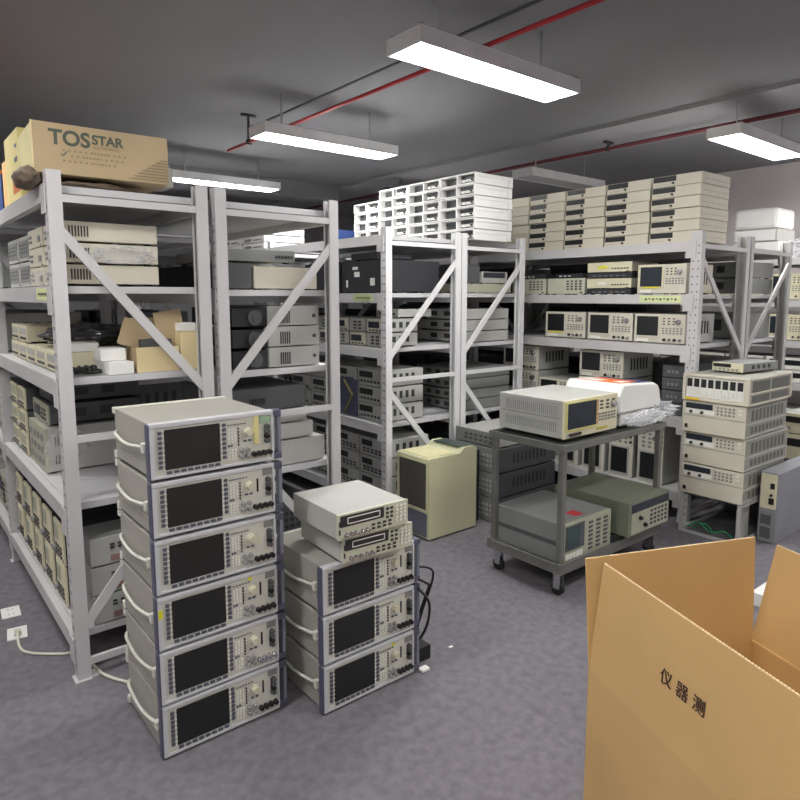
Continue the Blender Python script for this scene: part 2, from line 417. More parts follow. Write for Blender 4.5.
# ------------------------------------------------------------------ pipes
def pipe(label,x,z,y0,y1,r,m,cat='pipe',hang=()):
    o=thing('ceiling_pipe',label,cat,(x,y0,z)); q=MB(); q.cyl((0,0,0),(0,y1-y0,0),r); q.to('pipe_run',m,o)
    for y in hang:
        top=(2.965 if 4.45<x<5.28 else HC)-z
        q=MB(); q.box(-.008,.008,y-y0-.008,y-y0+.008,0,top-.02); q.box(-.06,.06,y-y0-.015,y-y0+.015,top-.02,top-.001); q.box(-.02,.02,y-y0-.01,y-y0+.01,-r-.006,r+.006); q.to('pipe_hanger',keyd,o)
pipe('red sprinkler pipe under ceiling above left lamps',1.955,2.782,-1.5,2.70,.012,red,hang=(2.30,))
pipe('thin dark grey pipe beside the left red pipe',2.035,2.93,-1.5,2.3,.009,greyd,hang=(.3,))
pipe('dark red sprinkler pipe running under the ceiling strip at right',4.90,2.90,-2.2,7.3,.018,mat('red_paint_dark',(112,48,58),.6),hang=(.9,4.2))
# ------------------------------------------------------------------ racks
LV_A=[1.955,1.577,1.218,.712,.175]; LV_A2=[1.955,1.567,1.192,.702,.175]; LV_B=[1.935,1.558,1.192,.678,.16]; LV_C=[1.895,1.549,1.208,.715,.205]
def rack(label,X0,Y0,dep,L,H,levels,group,near=True,diag=1,bh=.065,pm=rackm,brace=True,sticker=None,pw=.05,pl=.055,holes='slot',lowdiag=None):
    r=thing('storage_rack',label,'storage rack',(X0,Y0,0),0,group); t=.004
    def post(x,y,sx):
        m=MB(); xa=x if sx>0 else x+pw-t
        m.box(xa,xa+t,y+t,y+pl-t,0,H); m.box(x,x+pw,y,y+t,0,H); m.box(x,x+pw,y+pl-t,y+pl,0,H)
        xl=x+pw-t if sx>0 else x
        m.box(xl,xl+t,y+t,y+.014,0,H); m.box(xl,xl+t,y+pl-.014,y+pl-t,0,H)
        p=m.to('upright',pm,r)
        m=MB(); xs=x-.0006 if sx>0 else x+pw; 
        for i in range(int((H-.1)/.05)):
            z=.06+i*.05
            for yy in (y+.014,y+pl-.022):
                m.box(xs,xs+.0006,yy,yy+.008,z,z+(.014 if holes=='slot' else .009))
        m.to('slot_holes',holem if holes!='slot' else slotm,p)
        m=MB(); m.box(x-(.012 if x==0 else 0),x+pw+(0 if x==0 else 0),y-(.012 if y==0 else 0),y+pl,0,.004); m.box(x+(pw if x==0 else -.03),x+(pw+.03 if x==0 else 0),y,y+pl,0,.004); m.to('foot_plate',pm,r)
    ys=[0,L-pl] if near else [L-pl]
    for y in ys: post(0,y,1); post(dep-pw,y,-1)
    y0=pl if near else 0
    for k,z in enumerate(levels):
        for x,sx in ((-.002,1),(dep-.028,-1)):
            m=MB(); m.box(x,x+.03,y0,L-pl,z-bh,z)
            for yy,ya in ((y0,y0-.004),(L-pl,L-pl-.036)):
                xo=x-.004 if sx>0 else x+.03
                m.box(xo,xo+.004,(yy-.035 if near else yy) if yy<.2 else yy-.035,yy+.035,z-bh-.045,z-.004)
            m.to('beam',pm,r)
        m=MB(); n=4; a,b=y0+.012,L-pl-.012
        for i in range(n): m.box(.03,dep-.03,a+(b-a)*i/n+.001,a+(b-a)*(i+1)/n-.001,z-.028,z)
        m.to('shelf_deck',deckm,r)
    ends=[0,L-pl] if near else [L-pl]
    for y in ends:
        yc=y+(.010 if y==0 else pl-.010)
        xs0,xs1=pw-.002,dep-pw+.002
        zs=[H-.10]+([.985] if brace else [])+[.07]
        for z in zs: MB().box(xs0,xs1,yc-.008,yc+.008,z-.014,z+.014).to('cross_brace',pm,r)
        def D(z0,z1): 
            MB().bar((xs0-.01,yc,z0),(xs1+.01,yc,z1),.038,.014,up=(0,1,0)).to('diagonal_brace',pm,r)
        D(*((1.78,1.14) if diag<0 else (1.14,1.78)))
        ld=lowdiag if lowdiag is not None else -diag
        D(*((.90,.22) if ld<0 else (.22,.90)))
    if sticker is not None:
        k,ya,yb=sticker; z=levels[k]
        s=B(-.0035,-.002,ya,yb,z-.055,z-.008).to('label_strip',strip,r,'pale green label strip')
        m=MB(); n=9
        for i in range(n):
            y=ya+.03+(yb-ya-.06)*i/n; m.box(-.0045,-.0035,y,y+(yb-ya)*.05,z-.040+.006*(i%2),z-.026)
        m.to('label_writing',inkg,s)
    return r
# row A (left)
rack('light grey double rack end at left, the half on the left aisle',0,0,.612,1.57,2.0,LV_A,'light grey racks',diag=-1,sticker=(1,.075,.30),lowdiag=1)
rack('light grey rack back to back with the leftmost one, right half',.645,0,.63,1.57,2.0,LV_A2,'light grey racks',diag=1)
rack('next bay of the left aisle rack, behind the cardboard box bay',0,1.57,.612,1.55,2.0,LV_A,'light grey racks',near=False,diag=-1)
rack('next bay behind the right half of the first double rack',.645,1.57,.63,1.55,2.0,LV_A2,'light grey racks',near=False)
# row B (middle)
rack('light grey middle rack, left half, behind the cream cabinet',2.055,.62,.675,1.6,1.98,LV_B,'light grey racks',pm=rackw,diag=1,sticker=(1,.14,.36))
rack('light grey middle rack, right half, with white chassis piled on top',2.742,.62,.68,1.6,1.98,LV_B,'light grey racks',pm=rackw,diag=1)
rack('next bay behind the middle rack, left half',2.055,2.22,.675,1.6,1.98,LV_B,'light grey racks',pm=rackw,near=False)
rack('next bay behind the middle rack, right half',2.742,2.22,.68,1.6,1.98,LV_B,'light grey racks',pm=rackw,near=False)
rack('third bay in the middle row, far behind',2.055,3.82,.675,1.6,1.98,LV_B,'light grey racks',pm=rackw,near=False)
# row C (right)
rack('perforated grey rack at right with beige cases on top, near bay',3.65,-.646,.72,2.09,1.96,LV_C,'perforated grey racks',diag=-1,pm=rackm,pl=.07,holes='dot',brace=False,sticker=(1,.12,.42))
rack('perforated grey rack back to back with the beige case rack',4.385,-.646,.75,2.09,1.96,LV_C,'perforated grey racks',diag=1,pm=rackg,pl=.07,holes='dot',brace=False)
rack('far bay of the right perforated rack, behind the middle racks',3.65,1.45,.72,2.05,1.96,LV_C,'perforated grey racks',near=False,pl=.07,holes='dot',brace=False)
rack('pale rack along the right wall behind the perforated rack',6.3,-1.3,.80,2.6,1.96,[1.90,1.50,1.11,.70,.2],'perforated grey racks',pl=.07,holes='dot',brace=False)
# ------------------------------------------------------------------ two stacks of radio testers in front
vs=['tape','plain','wtape','yellow','silver','plain']
nm=['masking tape beside knob','black drive slot','pale slot','yellow stickers','bare silver connectors','on the floor']
zt=1.143
for k in range(6):
    z=zt-(k+1)*.191
    put('T'+vs[k],tester(vs[k]),'grey radio tester, %s from top of the tall stack, %s'%(ORD[k],nm[k]),(.113+.215,-.66,max(z,0.0)),'Y','grey radio testers')
nm=['under the two slim meters','between two others','lowest, standing on the carpet']
for k in range(3):
    put('Tyellowt' if k==2 else 'Tplain',tester('yellowt' if k==2 else 'plain'),'grey radio tester in the short stack, %s'%nm[k],(.652+.215,-.80,.573-(k+1)*.191),'Y','grey radio testers')
put('meter',meter,'cream slim meter lying on the short stack, uppermost, pushed back to the left',(.838,-.862,.675),'Y','cream slim meters',-.03)
put('meter',meter,'cream slim meter lying directly on the short tester stack, under another',(.872,-.845,.574),'Y','cream slim meters',-.06)
q=MB(); q.tube([(1.14,-.80,.36),(1.17,-.84,.30),(1.18,-.80,.16),(1.16,-.70,.03),(1.20,-.6,.008)],.006,6); q.tube([(1.14,-.79,.45),(1.2,-.83,.42),(1.19,-.78,.25),(1.22,-.7,.10)],.005,6); q.tube([(1.14,-.79,.40),(1.17,-.83,.38),(1.21,-.79,.34),(1.2,-.74,.20)],.005,6)
q.box(1.17,1.25,-.76,-.66,.0,.06)
thing('','black power cables tangled beside the short tester stack','cable',(-.036,0,0),o=q.to('power_cable',blk))
# ------------------------------------------------------------------ cream cabinet
r=thing('floor_cabinet','cream plastic cabinet with stepped top standing before the middle racks','cabinet',(2.08,.22,0))
W,D=.42,.32
out=[(0,.012),(0,.520),(.004,.528),(.012,.531),(.25,.528),(.27,.532),(.30,.558),(.315,.562),(.385,.562),(.405,.557),(.418,.545),(.42,.53),(.42,.012)]
MB().prism(out,0,D).to('body',creamb,r)
MB().box(-.003,0,.03,D-.03,.20,.495).to('grille',gball,r)
q=MB()
for i in range(14): q.box(-.005,-.003,.035+i*.018,.035+i*.018+.003,.2,.495)
q.to('grille_slat',greyd,r)
q=MB(); q.box(-.006,0,.012,D-.012,.182,.196); q.box(-.006,0,.012,D-.012,.497,.508); q.box(-.006,0,.012,.026,.196,.497); q.box(-.006,0,D-.026,D-.012,.196,.497); q.to('grille_frame',creamb,r)
MB().box(-.002,0,.02,D-.02,.02,.175).to('lower_recess',mat('recess_blue',(110,114,126),.5),r)
MB().box(.02,.235,.03,D-.03,.529,.537,bev=.003).to('top_pad',mat('pad_cream',(226,220,176),.6),r)
MB().box(.285,.40,.03,D-.04,.5605,.565).to('control_lid',ggreen,r)
q=MB()
for x in (.03,.39):
    for y in (.04,D-.04): q.cyl((x,y,0),(x,y,.013),.018)
q.to('feet',rubber,r)
# ------------------------------------------------------------------ cart
CX0,CX1,CY0,CY1=2.08,3.04,-.78,-.29
r=thing('trolley','grey steel two-tier trolley on castors carrying instruments','trolley',(CX0,CY0,0)); w,d=CX1-CX0,CY1-CY0
for x in (.02,w-.02):
    for y in (.02,d-.02):
        MB().box(x-.016,x+.016,y-.016,y+.016,.125,.79,bev=.004).to('post',steel,r)
for z0,z1,nm_ in ((.765,.80,'top_tray'),(.135,.16,'bottom_tray')):
    m=MB(); m.box(-.006,w+.006,-.006,d+.006,z0,z0+.012)
    m.to(nm_,steell,r)
m=MB()
for y in (-.008,d): m.box(-.008,w+.008,y,y+.008,.768,.801)
for x in (-.008,w): m.box(x,x+.008,0,d,.768,.801)
m.to('top_rim',steel,r)
m=MB()
for y in (-.008,d): m.box(-.008,w+.008,y,y+.008,.13,.185)
for x in (-.008,w): m.box(x,x+.008,0,d,.13,.185)
m.to('bottom_rim',steel,r)
m=MB(); m.box(-.012,-.008,.03,d-.03,.178,.183); m.to('edge_strip',chrome,r)
for x in (.04,w-.04):
    for y in (.04,d-.04):
        q=MB(); q.box(x-.025,x+.025,y-.025,y+.025,.115,.125); q.box(x-.017,x-.013,y-.02,y+.02,.035,.115); q.box(x+.013,x+.017,y-.02,y+.02,.035,.115); c=q.to('caster_fork',chrome,r)
        q=MB(); q.cyl((x-.012,y,.034),(x+.012,y,.034),.034,n=20); q.cyl((x-.014,y,.034),(x+.014,y,.034),.008); q.to('caster_wheel',rubber,c)
# on the cart
def analyser():
    r=crt(.475,.44,.205,greyl,cream,.60,mat('bezel_yellow',(204,196,130),.5),False,screen2,0,True,False,bod=1)()
    m=MB(); h=.205
    for zz in (.36,.53,.55,.9): m.box(-.2385,-.2365,.03,.42,h*zz,h*zz+.002)
    for i in range(26): m.box(-.2388,-.2368,.05+i*.0135,.05+i*.0135+.004,h*.60,h*.86); m.box(-.2388,-.2368,.05+i*.0135,.05+i*.0135+.004,h*.18,h*.44)
    m.to('side_louvres',greyc,r)
    m=MB(); m.box(-.20,-.10,-.012,0,h*.10,h*.15); m.to('drive_slot',ink,r); B(.05,.15,-.002,0,h*.1,h*.17).to('yellow_label',mat('dull_yellow',(190,180,80),.6),r)
    return r
put('ANA',analyser,'beige analyser with dark screen on the left end of the trolley top',(2.40,-.715,.802),'Y')
# clear bag / box under printer
q=MB(); q.box(2.72,3.03,-.69,-.36,.802,.878,bev=.006); thing('','white flat box under the white printer, wrapped in plastic','box',o=q.to('flat_box',white))
q=MB(); q.blob((2.87,-.755,.846),(.19,.05,.042),4,.35,5,.0,3); q.blob((3.13,-.62,.86),(.11,.16,.055),4,.4,4,.0,8)
bag=thing('','crumpled clear plastic bag around the white printer base on the trolley','plastic bag',o=q.to('plastic_bag',plast))
r=thing('desktop_printer','white printer with orange and blue sheet on its lid, on the trolley','printer',(2.67,-.71,.8795))
prof=[(0,0),(0,.10),(.03,.158),(.05,.165),(.37,.150),(.41,.135),(.43,.11),(.455,0)]
t=MB(); t.prism(prof,.0,.38); o=t.to('body',white,r); bv=o.modifiers.new('b','BEVEL'); bv.width=.014; bv.segments=3
B(-.025,.0,.03,.33,0,.118,bev=.008).to('side_cover',white,r)
sl=(.150-.165)/.32
M=Matrix.Translation((.06,.05,.1655))@Matrix.Rotation(math.atan(-sl),4,'Y')
m=MB(); m.box(0,.28,.0,.28,0,.0015,0,M); m.to('sheet',orange,r,'orange and white printed sheet')
m=MB(); m.box(.16,.295,-.02,.02,.0016,.003,0,M); m.box(.25,.295,.02,.29,.0016,.003,0,M); m.to('sheet_border',blue,r)
MB().box(.01,.13,.15,.27,.0016,.003,0,M).to('sheet_print',white,r); MB().box(.05,.15,.02,.07,.0016,.003,0,M).to('sheet_print',white,r)
# lower tier
def oldcrt():
    r=thing('crt_instrument','','test instrument'); w,d,h=.43,.46,.215
    case(w,d,h,greyc,r,front=.02)
    B(-w/2,w/2,.0,.022,.006,h,bev=.003).to('front_frame',greenl,r)
    B(-w/2+.02,-w/2+.18,-.004,0,.07,h-.012).to('screen_bezel',greyd,r); B(-w/2+.03,-w/2+.14,-.006,-.004,.08,h-.02).to('screen',crtgl,r)
    keys(r,-.01,w/2-.02,.03,h-.02,3,7,greyd,.5); keys(r,-w/2+.02,-w/2+.17,.02,.055,5,1,keyl,.8)
    B(-w/2-.001,-w/2+.001,.02,d-.01,h*.45,h*.56).to('side_seam',greyd,r)
    B(-.04,.03,.05,.12,h,h+.001).to('sticker',mat('red_sticker',(190,50,60),.6),r,'red sticker on lid')
    return r
put('OLD',oldcrt,'grey instrument with a red sticker on top, left on lower trolley shelf',(2.33,-.765,.161),'Y')
def olive():
    r=thing('olive_instrument','','test instrument'); w,d,h=.43,.50,.20
    case(w,d,h,green,r,front=.02)
    B(-w/2,w/2,.0,.022,.006,h,bev=.003).to('front_frame',green,r)
    B(-w/2+.03,w/2-.01,-.003,0,h-.06,h-.015).to('display',screen2,r); B(-w/2+.03,w/2-.01,-.002,0,.015,h-.065).to('front_panel',greenl,r)
    keys(r,.0,w/2-.02,.03,h-.07,5,4,keyd,.5,.005); knob(r,-.1,.1,.012,blk); knob(r,-.05,.05,.012,blk)
    return r
put('OLV',olive,'olive green instrument, right on the lower trolley shelf',(2.82,-.835,.206),'Y')
# lift spacer: the olive unit rests across the tray rim on a board
thing('','flat grey board under the olive instrument on the trolley','board',o=B(2.60,3.02,-.76,-.31,.161,.205).to('support_board',greyd))
# ------------------------------------------------------------------ right stack of rack units (front looks to -X at X 3.62)
SX,SY=3.505,-.856
r=thing('open_rack_frame','empty metal rack frame at the bottom of the right power supply stack, wires inside','rack frame',(SX,SY,0)); w=.385;h=.26
for x in (0,.62):
    for y in (-w/2,w/2-.02): B(x,x+.02,y,y+.02,0,h).to('post',rackg,r)
for y in (-w/2,w/2-.02):
    for z in (.0,h-.02): B(.02,.62,y,y+.02,z,z+.02).to('rail',rackg,r)
B(0,.02,-w/2+.02,w/2-.02,0,.015).to('rail',rackg,r); B(.62,.64,-w/2+.02,w/2-.02,0,.22).to('back_plate',greyd,r)
B(.02,.62,-w/2+.02,w/2-.02,h-.012,h-.003).to('top_plate',greyd,r)
B(.03,.2,-w/2+.03,-w/2+.035,.02,.22).to('side_plate',greyl,r)
q=MB(); q.tube([(.03,.15,.03),(.05,.08,.07),(.04,0,.03),(.06,-.08,.05),(.03,-.16,.02)],.006,6); q.tube([(.06,.12,.02),(.08,.05,.06),(.05,-.02,.02)],.005,6); q.to('loose_wires',copperg,r)
put('PSU',psu(),'cream rack power supply directly above the empty rack frame',(SX,SY,.262),'X','cream rack power supplies')
put('PSU',psu(),'cream rack power supply, middle one of the right stack',(SX,SY,.468),'X','cream rack power supplies',-.02)
put('PSU',psu(h=.205),'cream rack power supply under the eight-module mainframe',(SX-.02,SY,.674),'X','cream rack power supplies')
def mainframe():
    r=thing('module_mainframe','','power supply'); w,h,d=.405,.168,.64
    B(-w/2+.004,w/2-.004,.012,d,.003,h-.002,bev=.002).to('case',psuc,r)
    q=MB(); q.box(-w/2,w/2,-.01,.014,h-.016,h,bev=.002);q.box(-w/2,w/2,-.01,.014,0,.022,bev=.002);q.box(-w/2,-w/2+.018,-.01,.014,.02,h-.016);q.box(w/2-.028,w/2,-.01,.014,.02,h-.016);q.to('front_frame',beige,r)
    x0=-w/2+.02; dx=(w-.05)/8
    for i in range(8):
        m=B(x0+i*dx+.0015,x0+(i+1)*dx-.0015,-.004,.012,.024,h-.02).to('module',keyl,r)
        B(x0+i*dx+.006,x0+(i+1)*dx-.006,-.006,-.004,h*.52,h-.028).to('module_display',screen,m)
        q=MB(); q.box(x0+i*dx+.010,x0+(i+1)*dx-.010,-.009,-.004,.07,.08);q.cyl((x0+(i+.5)*dx,-.004,.055),(x0+(i+.5)*dx,-.012,.055),.008);q.to('module_knob',white,m)
    B(-w/2+.02,-w/2+.11,-.012,-.010,.003,.018).to('sticker',mat('amber_sticker',(214,176,40),.6),r,'amber sticker')
    for sx in (-1,1):
        m=MB()
        for a,b in ((.05,.30),(.33,.60)): m.box(sx*(w/2-.004)-.001,sx*(w/2-.004)+.001,a,b,h*.45,h*.85); m.box(sx*(w/2-.004)-.001,sx*(w/2-.004)+.001,a,b,h*.08,h*.34)
        m.to('side_vents',psuv,r)
    m=MB()
    for z in (0,h*.4,h-.014):
        m.box(-w/2,-w/2+.006,.02,d,z,z+.010);m.box(w/2-.006,w/2+.001,.02,d,z,z+.010)
    m.box(w/2-.006,w/2+.001,d-.02,d,0,h); m.to('side_ridge',beige,r)
    return r
put('MF',mainframe,'cream mainframe with eight plug-in modules on the right stack',(SX-.02,SY-.005,.881),'X')
put('small1',unit(.20,.42,.062,greyc,cream,(.03,.62,.55,.9),screen,(.04,.9,.12,.45,6,2),greyc,0,4,name='bench_instrument'),'small grey instrument lying on top of the eight-module mainframe',(3.70,-.83,1.051),'X',None,-.12)
# tower
r=thing('computer_tower','grey cabinet unit with socket panel on the floor right of the stack','cabinet',(3.72,-1.175,0)); 
B(0,.62,0,.108,0,.45,bev=.004).to('body',mat('tower_grey',(140,142,148),.45),r)
B(-.006,0,.008,.100,.22,.44).to('socket_panel',cream,r); B(-.006,0,.008,.100,.01,.20).to('lower_panel',greyc,r)
q=MB(); q.box(-.009,-.006,.02,.045,.35,.385); q.box(-.009,-.006,.02,.05,.25,.29); q.to('socket',blk,r)
q=MB(); q.box(-.009,-.006,.03,.09,.12,.18); q.box(-.009,-.006,.03,.09,.03,.10); q.to('recess',greyd,r)
q=MB(); q.cyl((-.006,.035,.31),(-.02,.035,.31),.008); q.to('knob',blk,r)
put('rb1',unit(.42,.55,.17,darkc,greyc,(.1,.4,.3,.7),screen,(.5,.9,.2,.8,4,2),greyl,1,4),'dark instrument on the floor behind the grey tower, lower one',(4.60,-1.02,0),'X','dark instruments behind the tower')
put('rb1',unit(.42,.55,.17,darkc,greyc),'dark instrument behind the grey tower, upper one',(4.60,-1.02,.172),'X','dark instruments behind the tower')
put('rb2',unit(.42,.5,.19,greyc,cream),'beige fronted instrument topping the pile behind the grey tower',(4.62,-1.02,.344),'X')
put('rb3',unit(.40,.5,.15,greyl,cream),'pale instrument second on the pile behind the grey tower top',(4.64,-1.04,.536),'X')
# ------------------------------------------------------------------ units behind the trolley
for k in range(3):
    put('bt',unit(.40,.62,.17,greyd,greyc,(.1,.5,.55,.85),screen,(.55,.9,.2,.8,4,3),greyl,2,9),'dark grey rack unit behind the trolley, %s from the floor'%ORD[k],(2.64,.36,.155*0+.172*k),'X','dark rack units behind the trolley')
put('bt2',unit(.40,.6,.10,greyl,greyc,None,screen,(.2,.9,.2,.8,6,2),greyd,0,0),'light topped rack unit on top of the dark pile behind the trolley',(2.66,.38,.516),'X')
thing('','black box wedged between cream cabinet and the dark pile','box',o=B(2.53,2.61,.30,.50,0,.50).to('black_box',darkc))
# ------------------------------------------------------------------ carton (foreground)
A=Vector((.862,-1.771,0)); ang=math.radians(-23); zr=.566
r=thing('cardboard_carton','large open cardboard carton with raised flaps in the right foreground','cardboard box',(A.x,A.y,0),ang)
# local: +x along back side (AB), -y toward the viewer side
cw,cl,fl=.53,.62,.285; t=.006
def panel(x0,x1,y0,y1,z0,z1,nm_,lab=None): 
    return B(x0,x1,y0,y1,z0,z1).to(nm_,card,r,lab)
panel(0,cw,-t,0,0,zr,'side_panel'); panel(0,cw,-cl,-cl+t,0,zr,'side_panel'); panel(0,t,-cl+t,-t,0,zr,'side_panel'); panel(cw-t,cw,-cl+t,-t,0,zr,'side_panel'); panel(t,cw-t,-cl+t,-t,0,t,'bottom_panel')
def flap(p0,p1,out,h,tilt,c0=.0,c1=.0,nm_='flap',edge=True):
    p0=Vector(p0);p1=Vector(p1); u=(p1-p0).normalized(); L=(p1-p0).length; n=Vector(out).normalized(); upv=(Vector((0,0,1))*math.cos(tilt)+n*math.sin(tilt)); nn=u.cross(upv)
    t_=bmesh.new(); N=24; rows=[]
    pts=[(0,0),(L,0),(L-c1,h),(c0,h)]
    vs_=[]
    for s_ in (0,1):
        vs_.append([t_.verts.new(p0+u*a+upv*b+nn*(s_*t)) for a,b in pts])
    t_.faces.new(vs_[0]); t_.faces.new(vs_[1][::-1])
    for i in range(4): t_.faces.new((vs_[0][i],vs_[1][i],vs_[1][(i+1)%4],vs_[0][(i+1)%4]))
    bmesh.ops.recalc_face_normals(t_,faces=t_.faces[:])
    m=MB(); m.add(t_); o=m.to(nm_,card,r)
    # corrugated edge strip
    m=MB(); k=int((L-c0-c1)/.008)
    for i in range(k):
        a=c0+(L-c0-c1)*(i+.25)/k; b=c0+(L-c0-c1)*(i+.75)/k
        e=[p0+u*a+upv*h,p0+u*b+upv*h,p0+u*b+upv*(h+.0015),p0+u*a+upv*(h+.0015)]
        tt=bmesh.new(); q0=[tt.verts.new(v+nn*.001) for v in e]; q1=[tt.verts.new(v+nn*(t-.001)) for v in e]
        tt.faces.new(q0);tt.faces.new(q1[::-1])
        for i2 in range(4): tt.faces.new((q0[i2],q1[i2],q1[(i2+1)%4],q0[(i2+1)%4]))
        m.add(tt)
    m.to('corrugated_edge',cardi,o)
    return o,u,upv,nn,p0
flap((0,0,zr),(cw,0,zr),(0,1,0),fl+.012,math.radians(3),-.012,0)
o,u,upv,nn,p0=flap((0,-cl,zr),(0,0,zr),(-1,0,0),fl+.006,math.radians(-5),0,.012)
flap((cw,-cl,zr),(cw,0,zr),(1,0,0),fl*.98,math.radians(14),0,.0)
flap((0,-cl,zr),(cw,-cl,zr),(0,-1,0),fl,math.radians(150),0,0)
# printed characters on the left flap (facing the viewer side, -x)
for i,ch in enumerate('仪器测'):
    s_=.052
    Y0=-.262-i*.050
    M=Matrix.Translation(Vector((-.0012,Y0,zr+.125))+Vector((1,0,0))*math.sin(math.radians(5))*.118)@Matrix.Rotation(-math.pi/2,4,'Z')@Matrix.Rotation(math.pi/2-math.radians(5),4,'X')
    text(ch,.038,ink,r,M,'printed_character')
# white thing and scraps
thing('','tiny white paper scrap on the carpet right of the tester stacks','scrap',o=B(1.33,1.35,-.76,-.75,0,.002).to('paper_scrap',paper))
thing('','small white plug lying beside the short tester stack','plug',o=B(1.11,1.15,-.83,-.80,0,.012,bev=.003).to('plug',white))
thing('','white corner of a flat box behind the cardboard carton','box',o=B(2.78,2.98,-1.62,-1.42,0,.07,bev=.004).to('small_box',white))
# ------------------------------------------------------------------ left floor outlets and cable
for lab,cx,cy,a in (('white floor socket strip without a cable, beside the left rack',-.115,.83,R(-4)),('white floor socket with a plugged cable, nearer the viewer',-.125,.585,R(-8))):
    r=thing('floor_socket',lab,'socket',(cx,cy,0),a,'floor sockets'); B(-.04,.04,-.06,.06,0,.006,bev=.002).to('cover_plate',white,r)
    q=MB()
    for yy in (-.03,.03):
        q.box(-.012,-.008,yy-.006,yy+.006,.006,.0065);q.box(.008,.012,yy-.006,yy+.006,.006,.0065)
    q.to('socket_slot',keyd,r)
q=MB(); q.cyl((-.125,.56,.0065),(-.125,.56,.03),.014); q.tube([(-.125,.56,.02),(-.138,.44,.007),(-.113,.352,.007),(0.0,.25,.007),(.021,.243,.007),(.068,.106,.007),(.093,-.026,.007),(.148,-.133,.007),(.2,-.2,.007)],.006,8)
thing('','pale cable running from the floor socket under the left rack','cable',o=q.to('power_cable',cablew))
# ------------------------------------------------------------------ rack A contents
e=.0015
# top shelf
z=LV_A[0]+e
q=MB(); q.blob((.20,.30,z+.024),(.24,.15,.022),4,.12,3,.0,2); q.blob((-.036,.165,z+.028),(.042,.105,.042),4,.2,2.4,.0,11,smooth=True)
thing('','lumpy brown wrapped package squashed under the lettered carton','package',o=q.to('wrapped_package',brownp))
zb=z+.052
r=thing('cardboard_box','brown cardboard box lettered TOSSTAR on top of the left rack','cardboard box',(-.01,.14,zb),R(-2))
W,Dd,Hh=.505,.36,.19
B(0,W,0,Dd,0,Hh,bev=.002).to('box_body',mat('tan_cardboard',(182,162,128),.8,0,.05,4,.1,300),r)
B(-.001,0,.002,Dd-.002,.002,Hh-.002).to('box_end',mat('lit_end_card',(238,228,170),.8),r,'box end with strong light painted in pale yellow')  # strong light on this end is put into its colour
text('TOS',.078,inkg,r,MY(.055,-.001,.112),bold=.0022); text('STAR',.050,inkg,r,MY(.208,-.001,.128),bold=.0015); text('ELECTRONICS',.0155,inkl,r,MY(.210,-.001,.110))
q=MB()
for j,(zz,a,b) in enumerate(((.088,.10,.34),(.068,.13,.33),(.048,.10,.30))):
    x=a
    while x<b: 
        q.box(x,x+.009,-.001,0,zz,zz+.007); x+=.013 if (int(x*1000)%5) else .020
q.to('small_print',inkl,r)
q=MB(); q.bar((.095,-.001,.078),(.102,-.001,.070),.001,.004); q.bar((.102,-.001,.070),(.116,-.001,.088),.001,.004); q.to('tick_mark',inkg,r)
q=MB()
for i in range(8): q.bar((.47-.018*i if False else .345+.018*i,-.001,.012+.017*i*0+.014*i*0+ .012*i),(.50,-.001,.012+.012*i),.001,.005,up=(0,1,0))
q.to('striped_corner',inkg,r)
B(-.006,.0,-.004,.0,0,Hh).to('corner_fold',cardp,r)
B(W+.001,W+.035,.05,.2,.0,.08).to('end_flap',greyl,r)
def boxy(nm_,label,loc,size,m,cat='box',extra=None,rz=0,group=None):
    r=thing(nm_,label,cat,loc,rz,group); B(-size[0]/2,size[0]/2,0,size[1],0,size[2],bev=.0015).to('box_body',m,r)
    s=size
    B(-s[0]/2+.001,s[0]/2-.001,s[1]*.48,s[1]*.52,s[2],s[2]+.0008).to('top_seam',cardp if m is not cardp else cardi,r)
    if extra: extra(r,s)
    return r
def marks(r,s):
    q=MB(); q.box(-s[0]/2-.001,-s[0]/2,s[1]*.1,s[1]*.3,s[2]*.55,s[2]*.62); q.box(-s[0]/2-.001,-s[0]/2,s[1]*.1,s[1]*.25,s[2]*.75,s[2]*.8); q.to('printed_mark',navy,r)
    B(-s[0]/2-.0015,-s[0]/2,s[1]*.02,s[1]*.5,s[2]*.12,s[2]*.42).to('orange_patch',orange,r)
boxy('cardboard_box','pale yellow box with orange patch behind the lettered carton',(.19,.56,z),(.36,.34,.30),cardl,extra=marks)
boxy('cardboard_box','brown box beyond the pale yellow one on top of the left rack',(.25,.98,z),(.4,.30,.26),card)
boxy('cardboard_box','blue box farther along the top of the left rack',(.22,1.34,z),(.34,.2,.22),blue)
for k,(m,hh,yy) in enumerate(((orange,.3,1.75),(card,.36,2.1),(cardl,.25,2.5))): boxy('cardboard_box','%s box on the second bay of the left rack top'%['orange','tall brown','low yellow'][k],(.28,yy,z),(.42,.3,hh),m)
# second shelf
z=LV_A[1]+e
W3=unit(.30,.37,.083,beige,beige,(.72,.9,.3,.6),greyc,(.08,.3,.25,.75,3,2),greyc,0,0,sq=1,name='beige_instrument')
for k in range(3):
    put('w3',W3,'beige slim instrument, left rack second shelf, near column, %s from below'%ORD[k],(.055,.245,z+.0835*k),'X','beige slim instruments')
    put('w3',W3,'beige slim instrument, left rack second shelf, farther column, %s from below'%ORD[k],(.05,.56,z+.0835*k),'X','beige slim instruments')
q=MB(); q.blob((.28,.079,z+.125),(.12,.004,.036),4,.5,6,0,4)
thing('','clear plastic film round the middle beige instrument on the left rack','plastic film',o=q.to('plastic_film',plastf))
q=MB(); q.blob((.028,.36,z+.034),(.024,.16,.034),3,.5,4,.0,6); thing('','crumpled clear plastic at the foot of the beige instruments','plastic film',o=q.to('plastic_film',plastf))
G1=unit(.28,.40,.12,greyc,greyl,(.08,.92,.2,.85),greyc,(.15,.85,.3,.75,4,3),greyd,0,4,name='grey_instrument')
